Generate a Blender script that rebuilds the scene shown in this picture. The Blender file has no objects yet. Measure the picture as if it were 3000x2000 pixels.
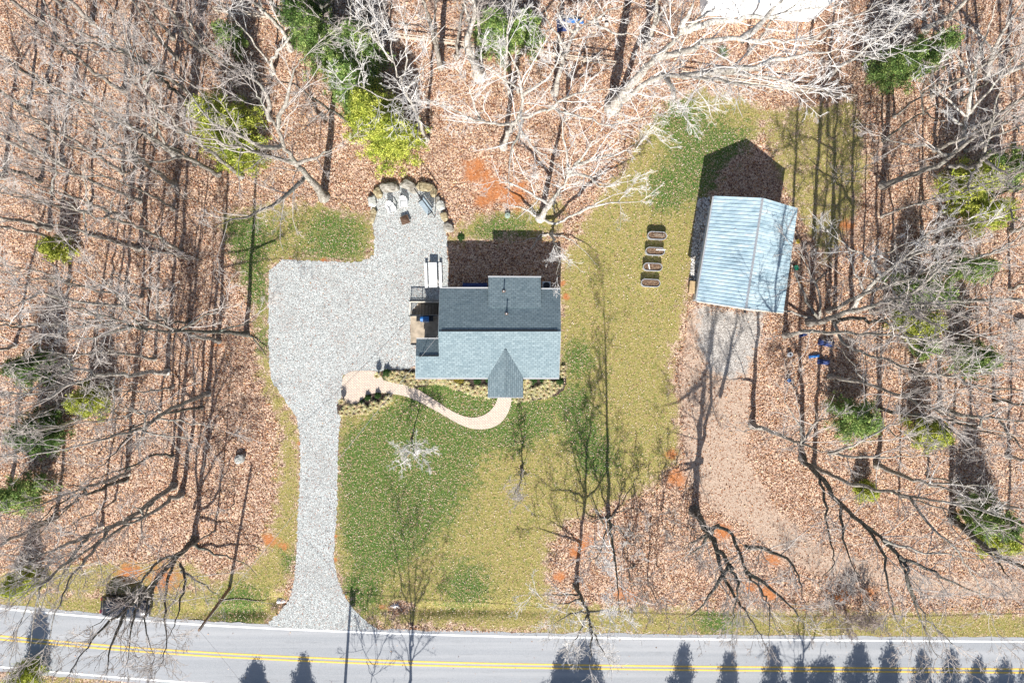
import bpy, math, random, os
import numpy as np
from mathutils import Vector, Matrix, geometry
random.seed(7); rng = np.random.default_rng(7)
scene = bpy.context.scene; COL = scene.collection

# ------------------------------------------------------------ camera, light
ALT, PPM = 66.667, 30.0          # camera height; ground pixels per metre in the 3000 px photo
cam_d = bpy.data.cameras.new('camera'); cam = bpy.data.objects.new('camera', cam_d); COL.objects.link(cam)
cam_d.sensor_width = 36; cam_d.lens = 24; cam_d.clip_end = 4000; cam_d.clip_start = .5
cam.location = (0, 0, ALT); cam.rotation_euler = (0, 0, 0); scene.camera = cam
SUN_EL = 38.5; COT = 1/math.tan(math.radians(SUN_EL)); SHX = .06
world = bpy.data.worlds.new('World'); scene.world = world; world.use_nodes = True
wn = world.node_tree; bg = wn.nodes['Background']
sky = wn.nodes.new('ShaderNodeTexSky'); sky.sky_type = 'NISHITA'; sky.sun_disc = False
sky.sun_elevation = math.radians(SUN_EL); sky.sun_rotation = math.radians(183.4)
wn.links.new(sky.outputs[0], bg.inputs[0]); bg.inputs[1].default_value = .075
sun_d = bpy.data.lights.new('sun', 'SUN'); sun = bpy.data.objects.new('sun', sun_d); COL.objects.link(sun)
sun_d.energy = 5.0; sun_d.angle = math.radians(.5); sun_d.color = (1, .955, .89)
dv = Vector((SHX*COT, COT, -1)); sun.rotation_euler = dv.to_track_quat('-Z', 'Y').to_euler()
scene.view_settings.view_transform = 'Standard'; scene.view_settings.look = 'None'
scene.view_settings.gamma = 1; scene.view_settings.exposure = .88
scene.render.engine = 'CYCLES'

def P(px, py, z=0.0):
    k = (ALT-z)/ALT/PPM
    return Vector(((px-1500)*k, (1000-py)*k, z))
def PA(pts, z=0.0): return [P(a, b, z) for a, b in pts]

# ------------------------------------------------------------ materials
def new_mat(name, rough=.8, spec=.3):
    m = bpy.data.materials.new(name); m.use_nodes = True
    b = m.node_tree.nodes['Principled BSDF']; b.inputs['Roughness'].default_value = rough
    b.inputs['Specular IOR Level'].default_value = spec
    return m, m.node_tree, b
class NT:
    def __init__(s, t): s.t = t; s.L = t.links.new
    def n(s, ty, **k):
        x = s.t.nodes.new(ty)
        for a, v in k.items(): setattr(x, a, v)
        return x
    def coord(s, out='Object'): return s.n('ShaderNodeTexCoord').outputs[out]
    def mapp(s, c, scale=(1,1,1), rot=(0,0,0)):
        m = s.n('ShaderNodeMapping'); m.inputs['Scale'].default_value = scale; m.inputs['Rotation'].default_value = rot
        s.L(c, m.inputs[0]); return m.outputs[0]
    def noise(s, c, sc, det=2, rough=.5):
        m = s.n('ShaderNodeTexNoise'); m.inputs['Scale'].default_value = sc; m.inputs['Detail'].default_value = det
        m.inputs['Roughness'].default_value = rough; s.L(c, m.inputs['Vector']); return m.outputs['Fac']
    def vor(s, c, sc, out='Color'):
        m = s.n('ShaderNodeTexVoronoi'); m.inputs['Scale'].default_value = sc; s.L(c, m.inputs['Vector']); return m.outputs[out]
    def ramp(s, f, st, interp='LINEAR'):
        r = s.n('ShaderNodeValToRGB'); e = r.color_ramp.elements; r.color_ramp.interpolation = interp
        while len(e) < len(st): e.new(.5)
        for q, (p, c) in zip(e, st): q.position = p; q.color = (*c, 1) if len(c) == 3 else c
        s.L(f, r.inputs[0]); return r.outputs[0]
    def mix(s, f, a, b, bt='MIX'):
        m = s.n('ShaderNodeMix', data_type='RGBA', blend_type=bt)
        for i, v in ((0, f), (6, a), (7, b)):
            if isinstance(v, (int, float)): m.inputs[i].default_value = v
            elif isinstance(v, tuple): m.inputs[i].default_value = (*v, 1)
            else: s.L(v, m.inputs[i])
        return m.outputs[2]
    def math(s, op, a, b=0.0, c=None):
        m = s.n('ShaderNodeMath', operation=op)
        for i, v in enumerate((a, b) + ((c,) if c is not None else ())):
            if isinstance(v, (int, float)): m.inputs[i].default_value = v
            else: s.L(v, m.inputs[i])
        return m.outputs[0]
    def step(s, f, lo, hi):
        m = s.n('ShaderNodeMapRange'); m.interpolation_type = 'SMOOTHSTEP'
        s.L(f, m.inputs[0]); m.inputs[1].default_value = lo; m.inputs[2].default_value = hi; return m.outputs[0]
    def bump(s, bsdf, h, st=.5, d=.03):
        b = s.n('ShaderNodeBump'); b.inputs['Strength'].default_value = st; b.inputs['Distance'].default_value = d
        s.L(h, b.inputs['Height']); s.L(b.outputs[0], bsdf.inputs['Normal'])
    def sep(s, c):
        m = s.n('ShaderNodeSeparateColor'); s.L(c, m.inputs[0]); return m.outputs
def flat(name, col, rough=.6, var=.25, sc=6, metal=0, spec=.3):
    m, t, b = new_mat(name, rough, spec); n = NT(t); b.inputs['Metallic'].default_value = metal
    f = n.noise(n.coord(), sc, 4)
    c = n.ramp(f, [(.3, tuple(x*(1-var) for x in col)), (.7, tuple(min(1, x*(1+var)) for x in col))])
    n.L(c, b.inputs[0]); return m

# ground: leaf litter / lawn / bare clay / packed track / thin gravel, steered by painted masks
def ground_mat():
    m, t, b = new_mat('ground', .95, .1); n = NT(t); o = n.coord()
    a = n.n('ShaderNodeAttribute', attribute_name='m1'); s1 = n.sep(a.outputs['Color']); m1a = a.outputs['Alpha']
    a2 = n.n('ShaderNodeAttribute', attribute_name='m2'); s2 = n.sep(a2.outputs['Color'])
    ed = n.noise(o, 1.1, 5, .7); ed2 = n.noise(o, 9, 3, .7)
    edge = n.math('ADD', n.math('MULTIPLY', n.math('SUBTRACT', ed, .5), 1.5), n.math('MULTIPLY', n.math('SUBTRACT', ed2, .5), .9))
    v1 = n.sep(n.vor(o, 9)); v2 = n.sep(n.vor(o, 17))
    mf = n.math('MULTIPLY_ADD', v1[0], .62, n.math('MULTIPLY', v2[1], .38))
    litter = n.ramp(mf, [(.15, (.03, .014, .012)), (.3, (.17, .085, .06)), (.46, (.38, .235, .165)), (.63, (.6, .43, .32)), (.85, (.82, .66, .5))])
    big = n.noise(o, .35, 4, .6)
    litter = n.mix(n.math('MULTIPLY', n.step(big, .35, .7), .5), litter, n.mix(.5, litter, (.5, .36, .28)))
    litter = n.mix(n.math('MULTIPLY', n.step(n.noise(o, .8, 4), .45, .75), .35), litter, (.11, .05, .035), 'MIX')
    g1 = n.noise(o, 6, 4, .8); g2 = n.noise(o, 22, 2, .7)
    gf = n.math('MULTIPLY_ADD', g1, .5, n.math('MULTIPLY', g2, .5))
    green = n.ramp(gf, [(.36, (.014, .035, .01)), (.48, (.06, .115, .025)), (.58, (.15, .22, .05)), (.7, (.34, .38, .13))])
    dry = n.ramp(gf, [(.36, (.07, .06, .018)), (.46, (.22, .2, .055)), (.56, (.38, .33, .12)), (.7, (.72, .62, .34))])
    mot = n.noise(o, 2.2, 5, .75); dm = n.step(n.math('ADD', n.math('ADD', s1[1], n.math('MULTIPLY', edge, .8)), n.math('MULTIPLY', n.math('SUBTRACT', mot, .5), 1.1)), .2, .85)
    grass = n.mix(dm, green, dry)
    spk = n.step(v2[2], .86, .93)
    grass = n.mix(n.math('MULTIPLY', spk, .7), grass, (.55, .36, .24))
    col = n.mix(n.step(n.math('ADD', s1[0], n.math('MULTIPLY', edge, .9)), .38, .62), litter, grass)
    clay = n.ramp(n.noise(o, 5, 5, .7), [(.3, (.3, .1, .035)), (.55, (.47, .19, .075)), (.75, (.6, .32, .17))])
    col = n.mix(n.step(n.math('ADD', s1[2], edge), .35, .85), col, clay)
    tr = n.ramp(n.noise(o, 10, 5, .8), [(.3, (.28, .19, .14)), (.5, (.46, .35, .27)), (.7, (.64, .53, .43))])
    tr = n.mix(n.step(v1[1], .8, .95), tr, (.24, .11, .06))
    col = n.mix(n.math('MULTIPLY', n.step(n.math('ADD', m1a, edge), .3, .8), .9), col, tr)
    gr = n.ramp(v2[0], [(.0, (.17, .15, .135)), (.5, (.38, .35, .32)), (1, (.62, .59, .55))])
    col = n.mix(n.step(n.math('ADD', s2[0], n.math('MULTIPLY', edge, 1.2)), .4, .8), col, gr)
    n.L(col, b.inputs[0]); n.bump(b, n.math('ADD', v1[2], g2), .9, .05); return m
def gravel_mat():
    m, t, b = new_mat('gravel', .95, .1); n = NT(t); o = n.coord()
    v = n.sep(n.vor(o, 16)); w = n.sep(n.vor(o, 30))
    f = n.math('MULTIPLY_ADD', v[0], .55, n.math('MULTIPLY', w[0], .45))
    c = n.ramp(f, [(.15, (.13, .135, .135)), (.38, (.34, .355, .35)), (.6, (.5, .525, .515)), (.88, (.74, .77, .75))])
    big = n.noise(o, .28, 5, .65)
    c = n.mix(n.math('MULTIPLY', n.step(big, .42, .72), .32), c, (.3, .285, .27))
    c = n.mix(n.math('MULTIPLY', n.step(n.noise(o, 1.4, 5, .7), .55, .8), .45), c, (.34, .25, .19))
    c = n.mix(n.step(v[2], .955, .975), c, (.33, .12, .06))
    n.L(c, b.inputs[0]); n.bump(b, n.math('ADD', v[1], w[1]), .8, .03); return m
def asphalt_mat():
    m, t, b = new_mat('asphalt', .9, .2); n = NT(t); o = n.coord()
    c = n.ramp(n.noise(o, 26, 3, .8), [(.3, (.2, .21, .225)), (.7, (.38, .395, .415))])
    lane = n.noise(n.mapp(o, (.02, 1.1, 1)), 1.0, 4, .6)
    c = n.mix(n.math('MULTIPLY', n.step(lane, .4, .65), .35), c, (.46, .46, .465))
    c = n.mix(n.math('MULTIPLY', n.step(n.noise(n.mapp(o, (.25, 2.5, 1)), 1, 5, .75), .56, .72), .45), c, (.17, .175, .185))
    n.L(c, b.inputs[0]); n.bump(b, n.noise(o, 60, 2), .3, .01); return m
def shingle_mat(name, rot):
    m, t, b = new_mat(name, .9, .15); n = NT(t); o = n.mapp(n.coord(), rot=(0, 0, rot))
    br = n.n('ShaderNodeTexBrick'); n.L(o, br.inputs['Vector'])
    br.inputs['Scale'].default_value = 1; br.inputs['Brick Width'].default_value = .4; br.inputs['Row Height'].default_value = .19
    br.inputs['Mortar Size'].default_value = .022; br.inputs['Mortar Smooth'].default_value = .3; br.inputs['Bias'].default_value = -.2
    br.inputs['Color1'].default_value = (.2, .27, .295, 1); br.inputs['Color2'].default_value = (.085, .14, .165, 1)
    br.inputs['Mortar'].default_value = (.035, .06, .08, 1)
    c = n.mix(.35, br.outputs[0], n.ramp(n.noise(n.mapp(o, (3, 6, 1)), 1.2, 4, .8), [(.35, (.1, .14, .17)), (.65, (.31, .37, .39))]))
    c = n.mix(n.math('MULTIPLY', n.noise(o, .5, 4), .22), c, (.27, .31, .31))
    n.L(c, b.inputs[0]); n.bump(b, br.outputs['Fac'], .5, -.02); return m
def metal_roof_mat():
    m, t, b = new_mat('ribbed_metal', .55, .4); n = NT(t); o = n.coord()
    f = n.noise(n.mapp(o, (.7, 1.6, 1)), .9, 5, .75); g = n.noise(o, 7, 4, .8)
    c = n.ramp(f, [(.32, (.24, .35, .41)), (.5, (.4, .52, .58)), (.68, (.56, .65, .67))])
    c = n.mix(n.math('MULTIPLY', n.step(g, .55, .75), .4), c, (.27, .28, .27))
    n.L(c, b.inputs[0]); b.inputs['Metallic'].default_value = .15; return m
def paver_mat():
    m, t, b = new_mat('pavers', .9, .1); n = NT(t); o = n.mapp(n.coord(), rot=(0, 0, math.radians(42)))
    br = n.n('ShaderNodeTexBrick'); n.L(o, br.inputs['Vector'])
    br.inputs['Scale'].default_value = 1; br.inputs['Brick Width'].default_value = .38; br.inputs['Row Height'].default_value = .19
    br.inputs['Mortar Size'].default_value = .014; br.inputs['Color1'].default_value = (.62, .5, .4, 1)
    br.inputs['Color2'].default_value = (.5, .42, .36, 1); br.inputs['Mortar'].default_value = (.2, .16, .13, 1)
    c = n.mix(.25, br.outputs[0], n.ramp(n.noise(o, 3, 4, .7), [(.3, (.38, .3, .25)), (.7, (.68, .6, .5))]))
    n.L(c, b.inputs[0]); n.bump(b, br.outputs['Fac'], .4, -.01); return m
def bark_mat(name, lo, mid, hi):
    m, t, b = new_mat(name, .95, .1); n = NT(t); o = n.coord()
    f = n.noise(n.mapp(o, (1, 1, .35)), 7, 5, .75); g = n.noise(o, 1.3, 4, .6)
    c = n.ramp(f, [(.32, lo), (.5, mid), (.66, hi)])
    c = n.mix(n.math('MULTIPLY', n.step(g, .52, .7), .3), c, (.22, .28, .23))
    n.L(c, b.inputs[0]); n.bump(b, f, .8, .04); return m
def attr_mat(name, rough=.8, trans=0.0):
    m, t, b = new_mat(name, rough, .2); n = NT(t)
    a = n.n('ShaderNodeAttribute', attribute_name='col'); n.L(a.outputs['Color'], b.inputs[0])
    if trans:
        tr = n.n('ShaderNodeBsdfTranslucent'); n.L(a.outputs['Color'], tr.inputs[0])
        mx = n.n('ShaderNodeMixShader'); mx.inputs[0].default_value = trans
        n.L(b.outputs[0], mx.inputs[1]); n.L(tr.outputs[0], mx.inputs[2])
        n.L(mx.outputs[0], t.nodes['Material Output'].inputs[0])
    return m
def rock_mat(name, cols):
    m, t, b = new_mat(name, .9, .15); n = NT(t); o = n.coord()
    f = n.noise(n.mapp(o, (1, 2.2, 1.5)), 2.4, 6, .7)
    c = n.ramp(f, [(.3, cols[0]), (.45, cols[1]), (.58, cols[2]), (.72, cols[3])])
    n.L(c, b.inputs[0]); n.bump(b, f, .9, .12); return m
def plank_mat(name, c0, c1, sc=8):
    m, t, b = new_mat(name, .85, .2); n = NT(t); o = n.coord()
    c = n.ramp(n.noise(n.mapp(o, (1, 9, 9)), sc*.25, 5, .7), [(.3, c0), (.7, c1)]); n.L(c, b.inputs[0]); return m
M = dict(
  ground=ground_mat(), gravel=gravel_mat(), asphalt=asphalt_mat(), pavers=paver_mat(), roof_metal=metal_roof_mat(),
  shingle=shingle_mat('shingles', 0), shingle_r=shingle_mat('shingles_porch', math.pi/2),
  bark=bark_mat('bark_grey', (.07, .06, .052), (.25, .225, .195), (.5, .47, .42)),
  bark_pale=bark_mat('bark_pale', (.12, .105, .09), (.38, .35, .31), (.68, .65, .6)),
  bark_dark_shade=bark_mat('bark_dark_shade', (.03, .027, .022), (.1, .092, .078), (.26, .25, .22)),  # dark bark; shade on the lower trees' far-from-sun sides is painted into this tone
  twig=flat('twig_bark', (.44, .4, .37), .9, .25, 3), twig_brown=flat('twig_brown', (.36, .3, .275), .9, .3, 3),
  twig_pale=flat('twig_pale', (.66, .635, .61), .9, .2, 3),
  leaf=attr_mat('fallen_leaf', .8, .15), foliage=attr_mat('foliage', .6, .25),
  mulch=flat('mulch', (.05, .036, .03), 1, .6, 30), concrete=flat('concrete', (.36, .3, .23), .9, .3, 2),
  trim=flat('trim_paint', (.42, .43, .44), .6, .06), cream=flat('cream_paint', (.62, .58, .5), .7, .06), white=flat('white_plastic', (.66, .67, .68), .45, .03),
  siding=flat('siding', (.62, .64, .66), .7, .06), black=flat('black_metal', (.02, .022, .026), .5, .2, 8),
  iron=flat('rusty_iron', (.13, .08, .055), .7, .4, 12), blue=flat('blue_paint', (.03, .14, .38), .3, .15),
  darkblue=flat('navy_cloth', (.03, .05, .15), .6, .4), line_w=flat('white_line', (.8, .8, .79), .8, .12, 9),
  line_y=flat('yellow_line', (.74, .49, .1), .8, .15, 9), galv=flat('galvanised', (.52, .53, .55), .4, .12, 5, .5),
  soil=flat('soil', (.16, .1, .07), 1, .6, 22), wood=plank_mat('weathered_wood', (.3, .2, .1), (.6, .46, .28)),
  wood_grey=plank_mat('grey_wood', (.27, .22, .17), (.68, .6, .5)), brownwood=plank_mat('pole_wood', (.12, .075, .05), (.27, .18, .12)),
  chrome=flat('chrome', (.6, .62, .64), .25, .1, 5, .9), glass=flat('dark_glass', (.02, .03, .05), .08, .1, 2, 0, .6),
  carpaint=flat('black_car_paint', (.012, .016, .028), .18, .1, 2, .2, .6), rubber=flat('rubber', (.02, .02, .02), .8),
  red=flat('tail_lamp_red', (.4, .02, .02), .3), lamp=flat('lamp_glass', (.7, .72, .75), .2),
  rock=rock_mat('boulder_stone', [(.06, .05, .045), (.22, .2, .165), (.36, .34, .3), (.52, .5, .45)]),
  rock_tan=rock_mat('tan_stone', [(.08, .06, .04), (.24, .19, .11), (.42, .36, .23), (.55, .52, .44)]),
  rock_white=rock_mat('white_stone', [(.16, .16, .14), (.36, .36, .32), (.5, .5, .47), (.66, .66, .63)]),
  river=attr_mat('river_stone', .7), slat=flat('slate_blue_slat', (.27, .34, .39), .6, .12),
  yellow=flat('yellow_plastic', (.7, .5, .05), .4, .1), green=flat('green_plastic', (.02, .3, .16), .4, .2),
  orange=flat('orange_plastic', (.7, .32, .06), .5, .1), lid=flat('green_grey_lid', (.24, .3, .25), .7, .1),
  roof_white=flat('white_roof', (.8, .79, .73), .7, .06, 3), cable=flat('cable', (.3, .3, .31), .6), tan=flat('terracotta', (.3, .24, .19), .8))

# ------------------------------------------------------------ object helpers
def mesh_obj(name, verts, faces, mat, parent=None, smooth=False):
    me = bpy.data.meshes.new(name); me.from_pydata([tuple(v) for v in verts], [], faces); me.update()
    for mm in (mat if isinstance(mat, list) else [mat]): me.materials.append(mm)
    if smooth: me.shade_smooth()
    o = bpy.data.objects.new(name, me); COL.objects.link(o); o.parent = parent; return o
def np_obj(name, V, F, mat, parent=None, smooth=False, cols=None):
    """V (n,3), F (m,k) arrays"""
    me = bpy.data.meshes.new(name); n, (m, k) = len(V), F.shape
    me.vertices.add(n); me.vertices.foreach_set('co', np.ascontiguousarray(V, np.float32).ravel())
    me.loops.add(m*k); me.loops.foreach_set('vertex_index', np.ascontiguousarray(F, np.int32).ravel())
    me.polygons.add(m); me.polygons.foreach_set('loop_start', np.arange(0, m*k, k, dtype=np.int32))
    me.update(calc_edges=True)
    if cols is not None:
        a = me.color_attributes.new('col', 'FLOAT_COLOR', 'POINT')
        c4 = np.ones((n, 4), np.float32); c4[:, :3] = cols; a.data.foreach_set('color', c4.ravel())
    me.materials.append(mat)
    if smooth: me.shade_smooth()
    o = bpy.data.objects.new(name, me); COL.objects.link(o); o.parent = parent; return o
def tag(o, label=None, cat=None, group=None, kind=None):
    if label: o['label'] = label
    if cat: o['category'] = cat
    if group: o['group'] = group
    if kind: o['kind'] = kind
    return o
def thing(name, loc, label, cat, group=None, rz=0):
    o = bpy.data.objects.new(name, None); COL.objects.link(o); o.empty_display_size = .3
    o.location = loc; o.rotation_euler = (0, 0, rz); return tag(o, label, cat, group)
class MB:
    def __init__(s): s.v = []; s.f = []
    def add(s, v, f):
        k = len(s.v); s.v += [tuple(x) for x in v]; s.f += [[i+k for i in q] for q in f]; return s
    def box(s, c, d, rz=0, rx=0, ry=0, bev=0):
        R = Matrix.Rotation(rz, 3, 'Z') @ Matrix.Rotation(ry, 3, 'Y') @ Matrix.Rotation(rx, 3, 'X'); c = Vector(c)
        hx, hy, hz = [q/2 for q in d]
        if not bev:
            V = [R @ Vector((x*hx, y*hy, z*hz)) + c for z in (-1, 1) for x, y in ((-1,-1),(1,-1),(1,1),(-1,1))]
            return s.add(V, [[3,2,1,0],[4,5,6,7],[0,1,5,4],[1,2,6,5],[2,3,7,6],[3,0,4,7]])
        b = bev; ring = [(-hx+b,-hy),(hx-b,-hy),(hx,-hy+b),(hx,hy-b),(hx-b,hy),(-hx+b,hy),(-hx,hy-b),(-hx,-hy+b)]
        rin = [(x*(1-b/max(hx,1e-4)) , y*(1-b/max(hy,1e-4))) for x, y in ring]
        lv = [(rin, -hz), (ring, -hz+b), (ring, hz-b), (rin, hz)]
        V = [R @ Vector((x, y, z)) + c for r, z in lv for x, y in r]; F = [list(range(7, -1, -1)), [24+i for i in range(8)]]
        for l in range(3):
            for i in range(8): j = (i+1) % 8; F.append([l*8+i, l*8+j, l*8+8+j, l*8+8+i])
        return s.add(V, F)
    def cyl(s, a, b, r0, r1=None, n=10, caps=True):
        a, b = Vector(a), Vector(b); r1 = r0 if r1 is None else r1; d = (b-a).normalized()
        u = d.orthogonal().normalized(); w = d.cross(u)
        V = [p + (u*math.cos(t)+w*math.sin(t))*r for p, r in ((a, r0), (b, r1)) for t in [2*math.pi*i/n for i in range(n)]]
        F = [[i, (i+1) % n, n+(i+1) % n, n+i] for i in range(n)]
        if caps: F += [list(range(n-1, -1, -1)), list(range(n, 2*n))]
        return s.add(V, F)
    def lathe(s, c, prof, n=16):
        c = Vector(c); V = [c+Vector((r*math.cos(2*math.pi*i/n), r*math.sin(2*math.pi*i/n), z)) for r, z in prof for i in range(n)]
        F = [[l*n+i, l*n+(i+1) % n, (l+1)*n+(i+1) % n, (l+1)*n+i] for l in range(len(prof)-1) for i in range(n)]
        F += [list(range(n-1, -1, -1)), [(len(prof)-1)*n+i for i in range(n)]]
        return s.add(V, F)
    def prism(s, poly, z0, z1):
        n = len(poly); V = [(p[0], p[1], z0) for p in poly]+[(p[0], p[1], z1) for p in poly]
        return s.add(V, [list(range(n-1, -1, -1)), list(range(n, 2*n))]+[[i, (i+1) % n, n+(i+1) % n, n+i] for i in range(n)])
    def slab(s, quad, t, up=None):
        """thick plate below the given 3D polygon"""
        q = [Vector(p) for p in quad]; n = len(q); d = Vector((0, 0, -t))
        V = q + [p+d for p in q]
        return s.add(V, [list(range(n)), list(range(2*n-1, n-1, -1))]+[[i, n+i, n+(i+1) % n, (i+1) % n] for i in range(n)])
    def build(s, name, mat, parent=None, smooth=False): return mesh_obj(name, s.v, s.f, mat, parent, smooth)
def chaikin(pts, it=2, closed=True):
    pts = [Vector(p) for p in pts]
    for _ in range(it):
        q = []; n = len(pts)
        rngi = range(n) if closed else range(n-1)
        if not closed: q.append(pts[0])
        for i in rngi:
            a, b = pts[i], pts[(i+1) % n]; q += [a*.75+b*.25, a*.25+b*.75]
        if not closed: q.append(pts[-1])
        pts = q
    return pts
def jitter_edge(pts, step=.18, amp=.05):
    out = []; n = len(pts)
    for i in range(n):
        a, b = pts[i], pts[(i+1) % n]; k = max(1, int((b-a).length/step))
        for j in range(k):
            p = a.lerp(b, j/k); out.append(p + Vector((random.gauss(0, amp), random.gauss(0, amp), 0)))
    return out
def sheet(name, pts, z, mat, amp=.0, smooth_it=2, **k):
    pts = [Vector((p[0], p[1], 0)) for p in pts]
    if smooth_it: pts = chaikin(pts, smooth_it)
    if amp: pts = jitter_edge(pts, .18, amp)
    tris = geometry.tessellate_polygon([pts])
    V = [(p.x, p.y, z) for p in pts]; n = len(pts)
    if z > .1: V += [(p.x, p.y, 0) for p in pts]
    F = []
    for t in tris:
        a, b, c = [pts[i] for i in t]
        F.append(list(t) if (b-a).cross(c-a).z > 0 else list(t)[::-1])
    return tag(mesh_obj(name, V, F, mat), **k)

# ------------------------------------------------------------ mask painting
def sdf_poly(X, Y, poly):
    """signed distance (positive inside), vectorised"""
    d = np.full(X.shape, 1e9); inside = np.zeros(X.shape, bool); n = len(poly)
    for i in range(n):
        ax, ay = poly[i]; bx, by = poly[(i+1) % n]; ex, ey = bx-ax, by-ay
        wx, wy = X-ax, Y-ay; t = np.clip((wx*ex+wy*ey)/(ex*ex+ey*ey+1e-9), 0, 1)
        d = np.minimum(d, (wx-ex*t)**2+(wy-ey*t)**2)
        c = ((ay <= Y) & (by > Y)) | ((by <= Y) & (ay > Y))
        with np.errstate(divide='ignore', invalid='ignore'):
            xi = ax+(Y-ay)/(by-ay if by != ay else 1e-9)*ex
        inside ^= c & (X < xi)
    d = np.sqrt(d); return np.where(inside, d, -d)
def g2(poly): return [(P(a, b).x, P(a, b).y) for a, b in poly]
LAWN = [
 [(985,1080),(985,1500),(975,1650),(1010,1760),(1060,1820),(1600,1850),(1610,1780),(1600,1690),(1600,1600),(1650,1530),(1750,1490),(1900,1430),(1985,1340),(1985,1200),(1960,1060),(2000,950),(2010,870),(2030,800),(2060,600),(2110,500),(2230,400),(2240,330),(2170,285),(2050,265),(1960,300),(1900,360),(1860,430),(1810,520),(1740,600),(1700,680),(1648,760),(1640,1080),(1300,1080)],
 [(1590,1770),(2100,1790),(3000,1800),(3100,1860),(3100,1885),(1590,1860)],
 [(640,640),(780,600),(930,600),(1095,640),(1095,765),(790,765),(792,1080),(870,1250),(880,1500),(870,1640),(820,1750),(780,1850),(550,1840),(300,1815),(0,1790),(0,1730),(300,1745),(600,1720),(760,1640),(810,1500),(830,1250),(770,1110),(740,900),(690,780)],
 [(1385,640),(1640,590),(1640,690),(1320,705),(1330,680)]]
DRYL = [[(2230,330),(2500,300),(2540,480),(2500,640),(2420,760),(2350,640),(2290,520)], [(-50,1690),(300,1650),(560,1650),(640,1720),(300,1740),(-50,1720)],[(-100,1990),(200,1985),(500,2030),(900,2060),(3100,2070),(3100,2200),(-100,2200)]]
GREEN = [(1150,1480,110),(1080,1350,90),(1260,1320,110),(1200,1420,120),(1100,1560,70),(1390,1180,90),(1680,1180,45),(1690,1050,45),(1710,1280,50),(1750,1350,45),(2060,470,80),(1980,330,60),(1950,560,50),(1365,1715,60),(1110,1600,60),(1230,1250,80),(740,850,60),(760,1000,40),(720,700,70),(980,700,90),(2130,480,90),(1050,1740,60),(1330,1190,80),(1560,1220,60),(1500,1260,50),(860,1650,30),(2100,1800,60),(1470,700,80),(700,1780,60)]
CLAY = [(1400,500,62),(1440,555,68),(1505,575,60),(1420,590,40),(1530,545,25),(1710,1590,35),(1690,1620,30),(1640,1690,25),(1980,1400,45),(1965,1330,25),(2250,1735,40),(2200,1720,28),(2470,1745,34),(2540,1735,28),(880,1300,12),(884,1400,12),(979,1570,10),(980,1640,12),(1000,1760,25),(790,1580,30),(830,1600,20),(480,1690,60),(380,1680,50),(1648,830,12),(1660,870,14),(1090,770,12),(950,765,14),(850,762,10),(640,1010,20),(2265,1640,40),(1850,1745,25),(1820,1740,25),(1120,1775,12),(1945,700,10),(1885,690,10),(2480,660,30),(2120,1560,40),(880,1710,14),(1105,830,8)]
TRACK = [[(2015,900),(2220,920),(2200,1130),(2190,1330),(2270,1480),(2410,1600),(2700,1680),(3100,1700),(3100,1770),(2700,1735),(2450,1700),(2300,1650),(2170,1540),(2090,1500),(2010,1400),(1990,1150)]]
APRON = [[(2025,880),(2260,905),(2235,1010),(2205,1100),(2130,1130),(2060,1090),(2030,1000)],[(-100,1772),(300,1797),(555,1815),(800,1835),(1000,1838),(1427,1848),(2000,1858),(3100,1866),(3100,1900),(-100,1900)]]
def masks(X, Y):
    lawn = np.full(X.shape, -9.0)
    for p in LAWN: lawn = np.maximum(lawn, sdf_poly(X, Y, g2(p)))
    l = np.clip(.5+lawn*.22, 0, 1); pm = P(1172,1777); l = l*(1-.9*np.exp(-(((X-pm.x)/1.5)**2+((Y-pm.y)/.75)**2)))
    dl = np.full(X.shape, -9.0)
    for p in DRYL: dl = np.maximum(dl, sdf_poly(X, Y, g2(p)))
    dl = np.clip(.5+dl*.3, 0, .62); l = np.maximum(l, dl)
    dry = np.full(X.shape, .78)
    for x, y, r in GREEN:
        p = P(x, y); dry -= .75*np.exp(-((X-p.x)**2+(Y-p.y)**2)/(2*(r/30*.8)**2))
    c = np.zeros(X.shape)
    for x, y, r in CLAY:
        p = P(x, y); c = np.maximum(c, .85*np.exp(-((X-p.x)**2+((Y-p.y)*1.25)**2)/(2*(r/30*.8)**2)))
    tr = np.clip(.45+np.maximum.reduce([sdf_poly(X, Y, g2(p)) for p in TRACK])*.4, 0, 1)
    ap = np.clip(.3+np.maximum.reduce([sdf_poly(X, Y, g2(p)) for p in APRON])*.5, 0, 1)
    return l, np.clip(dry, 0, 1), c, tr, ap

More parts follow.
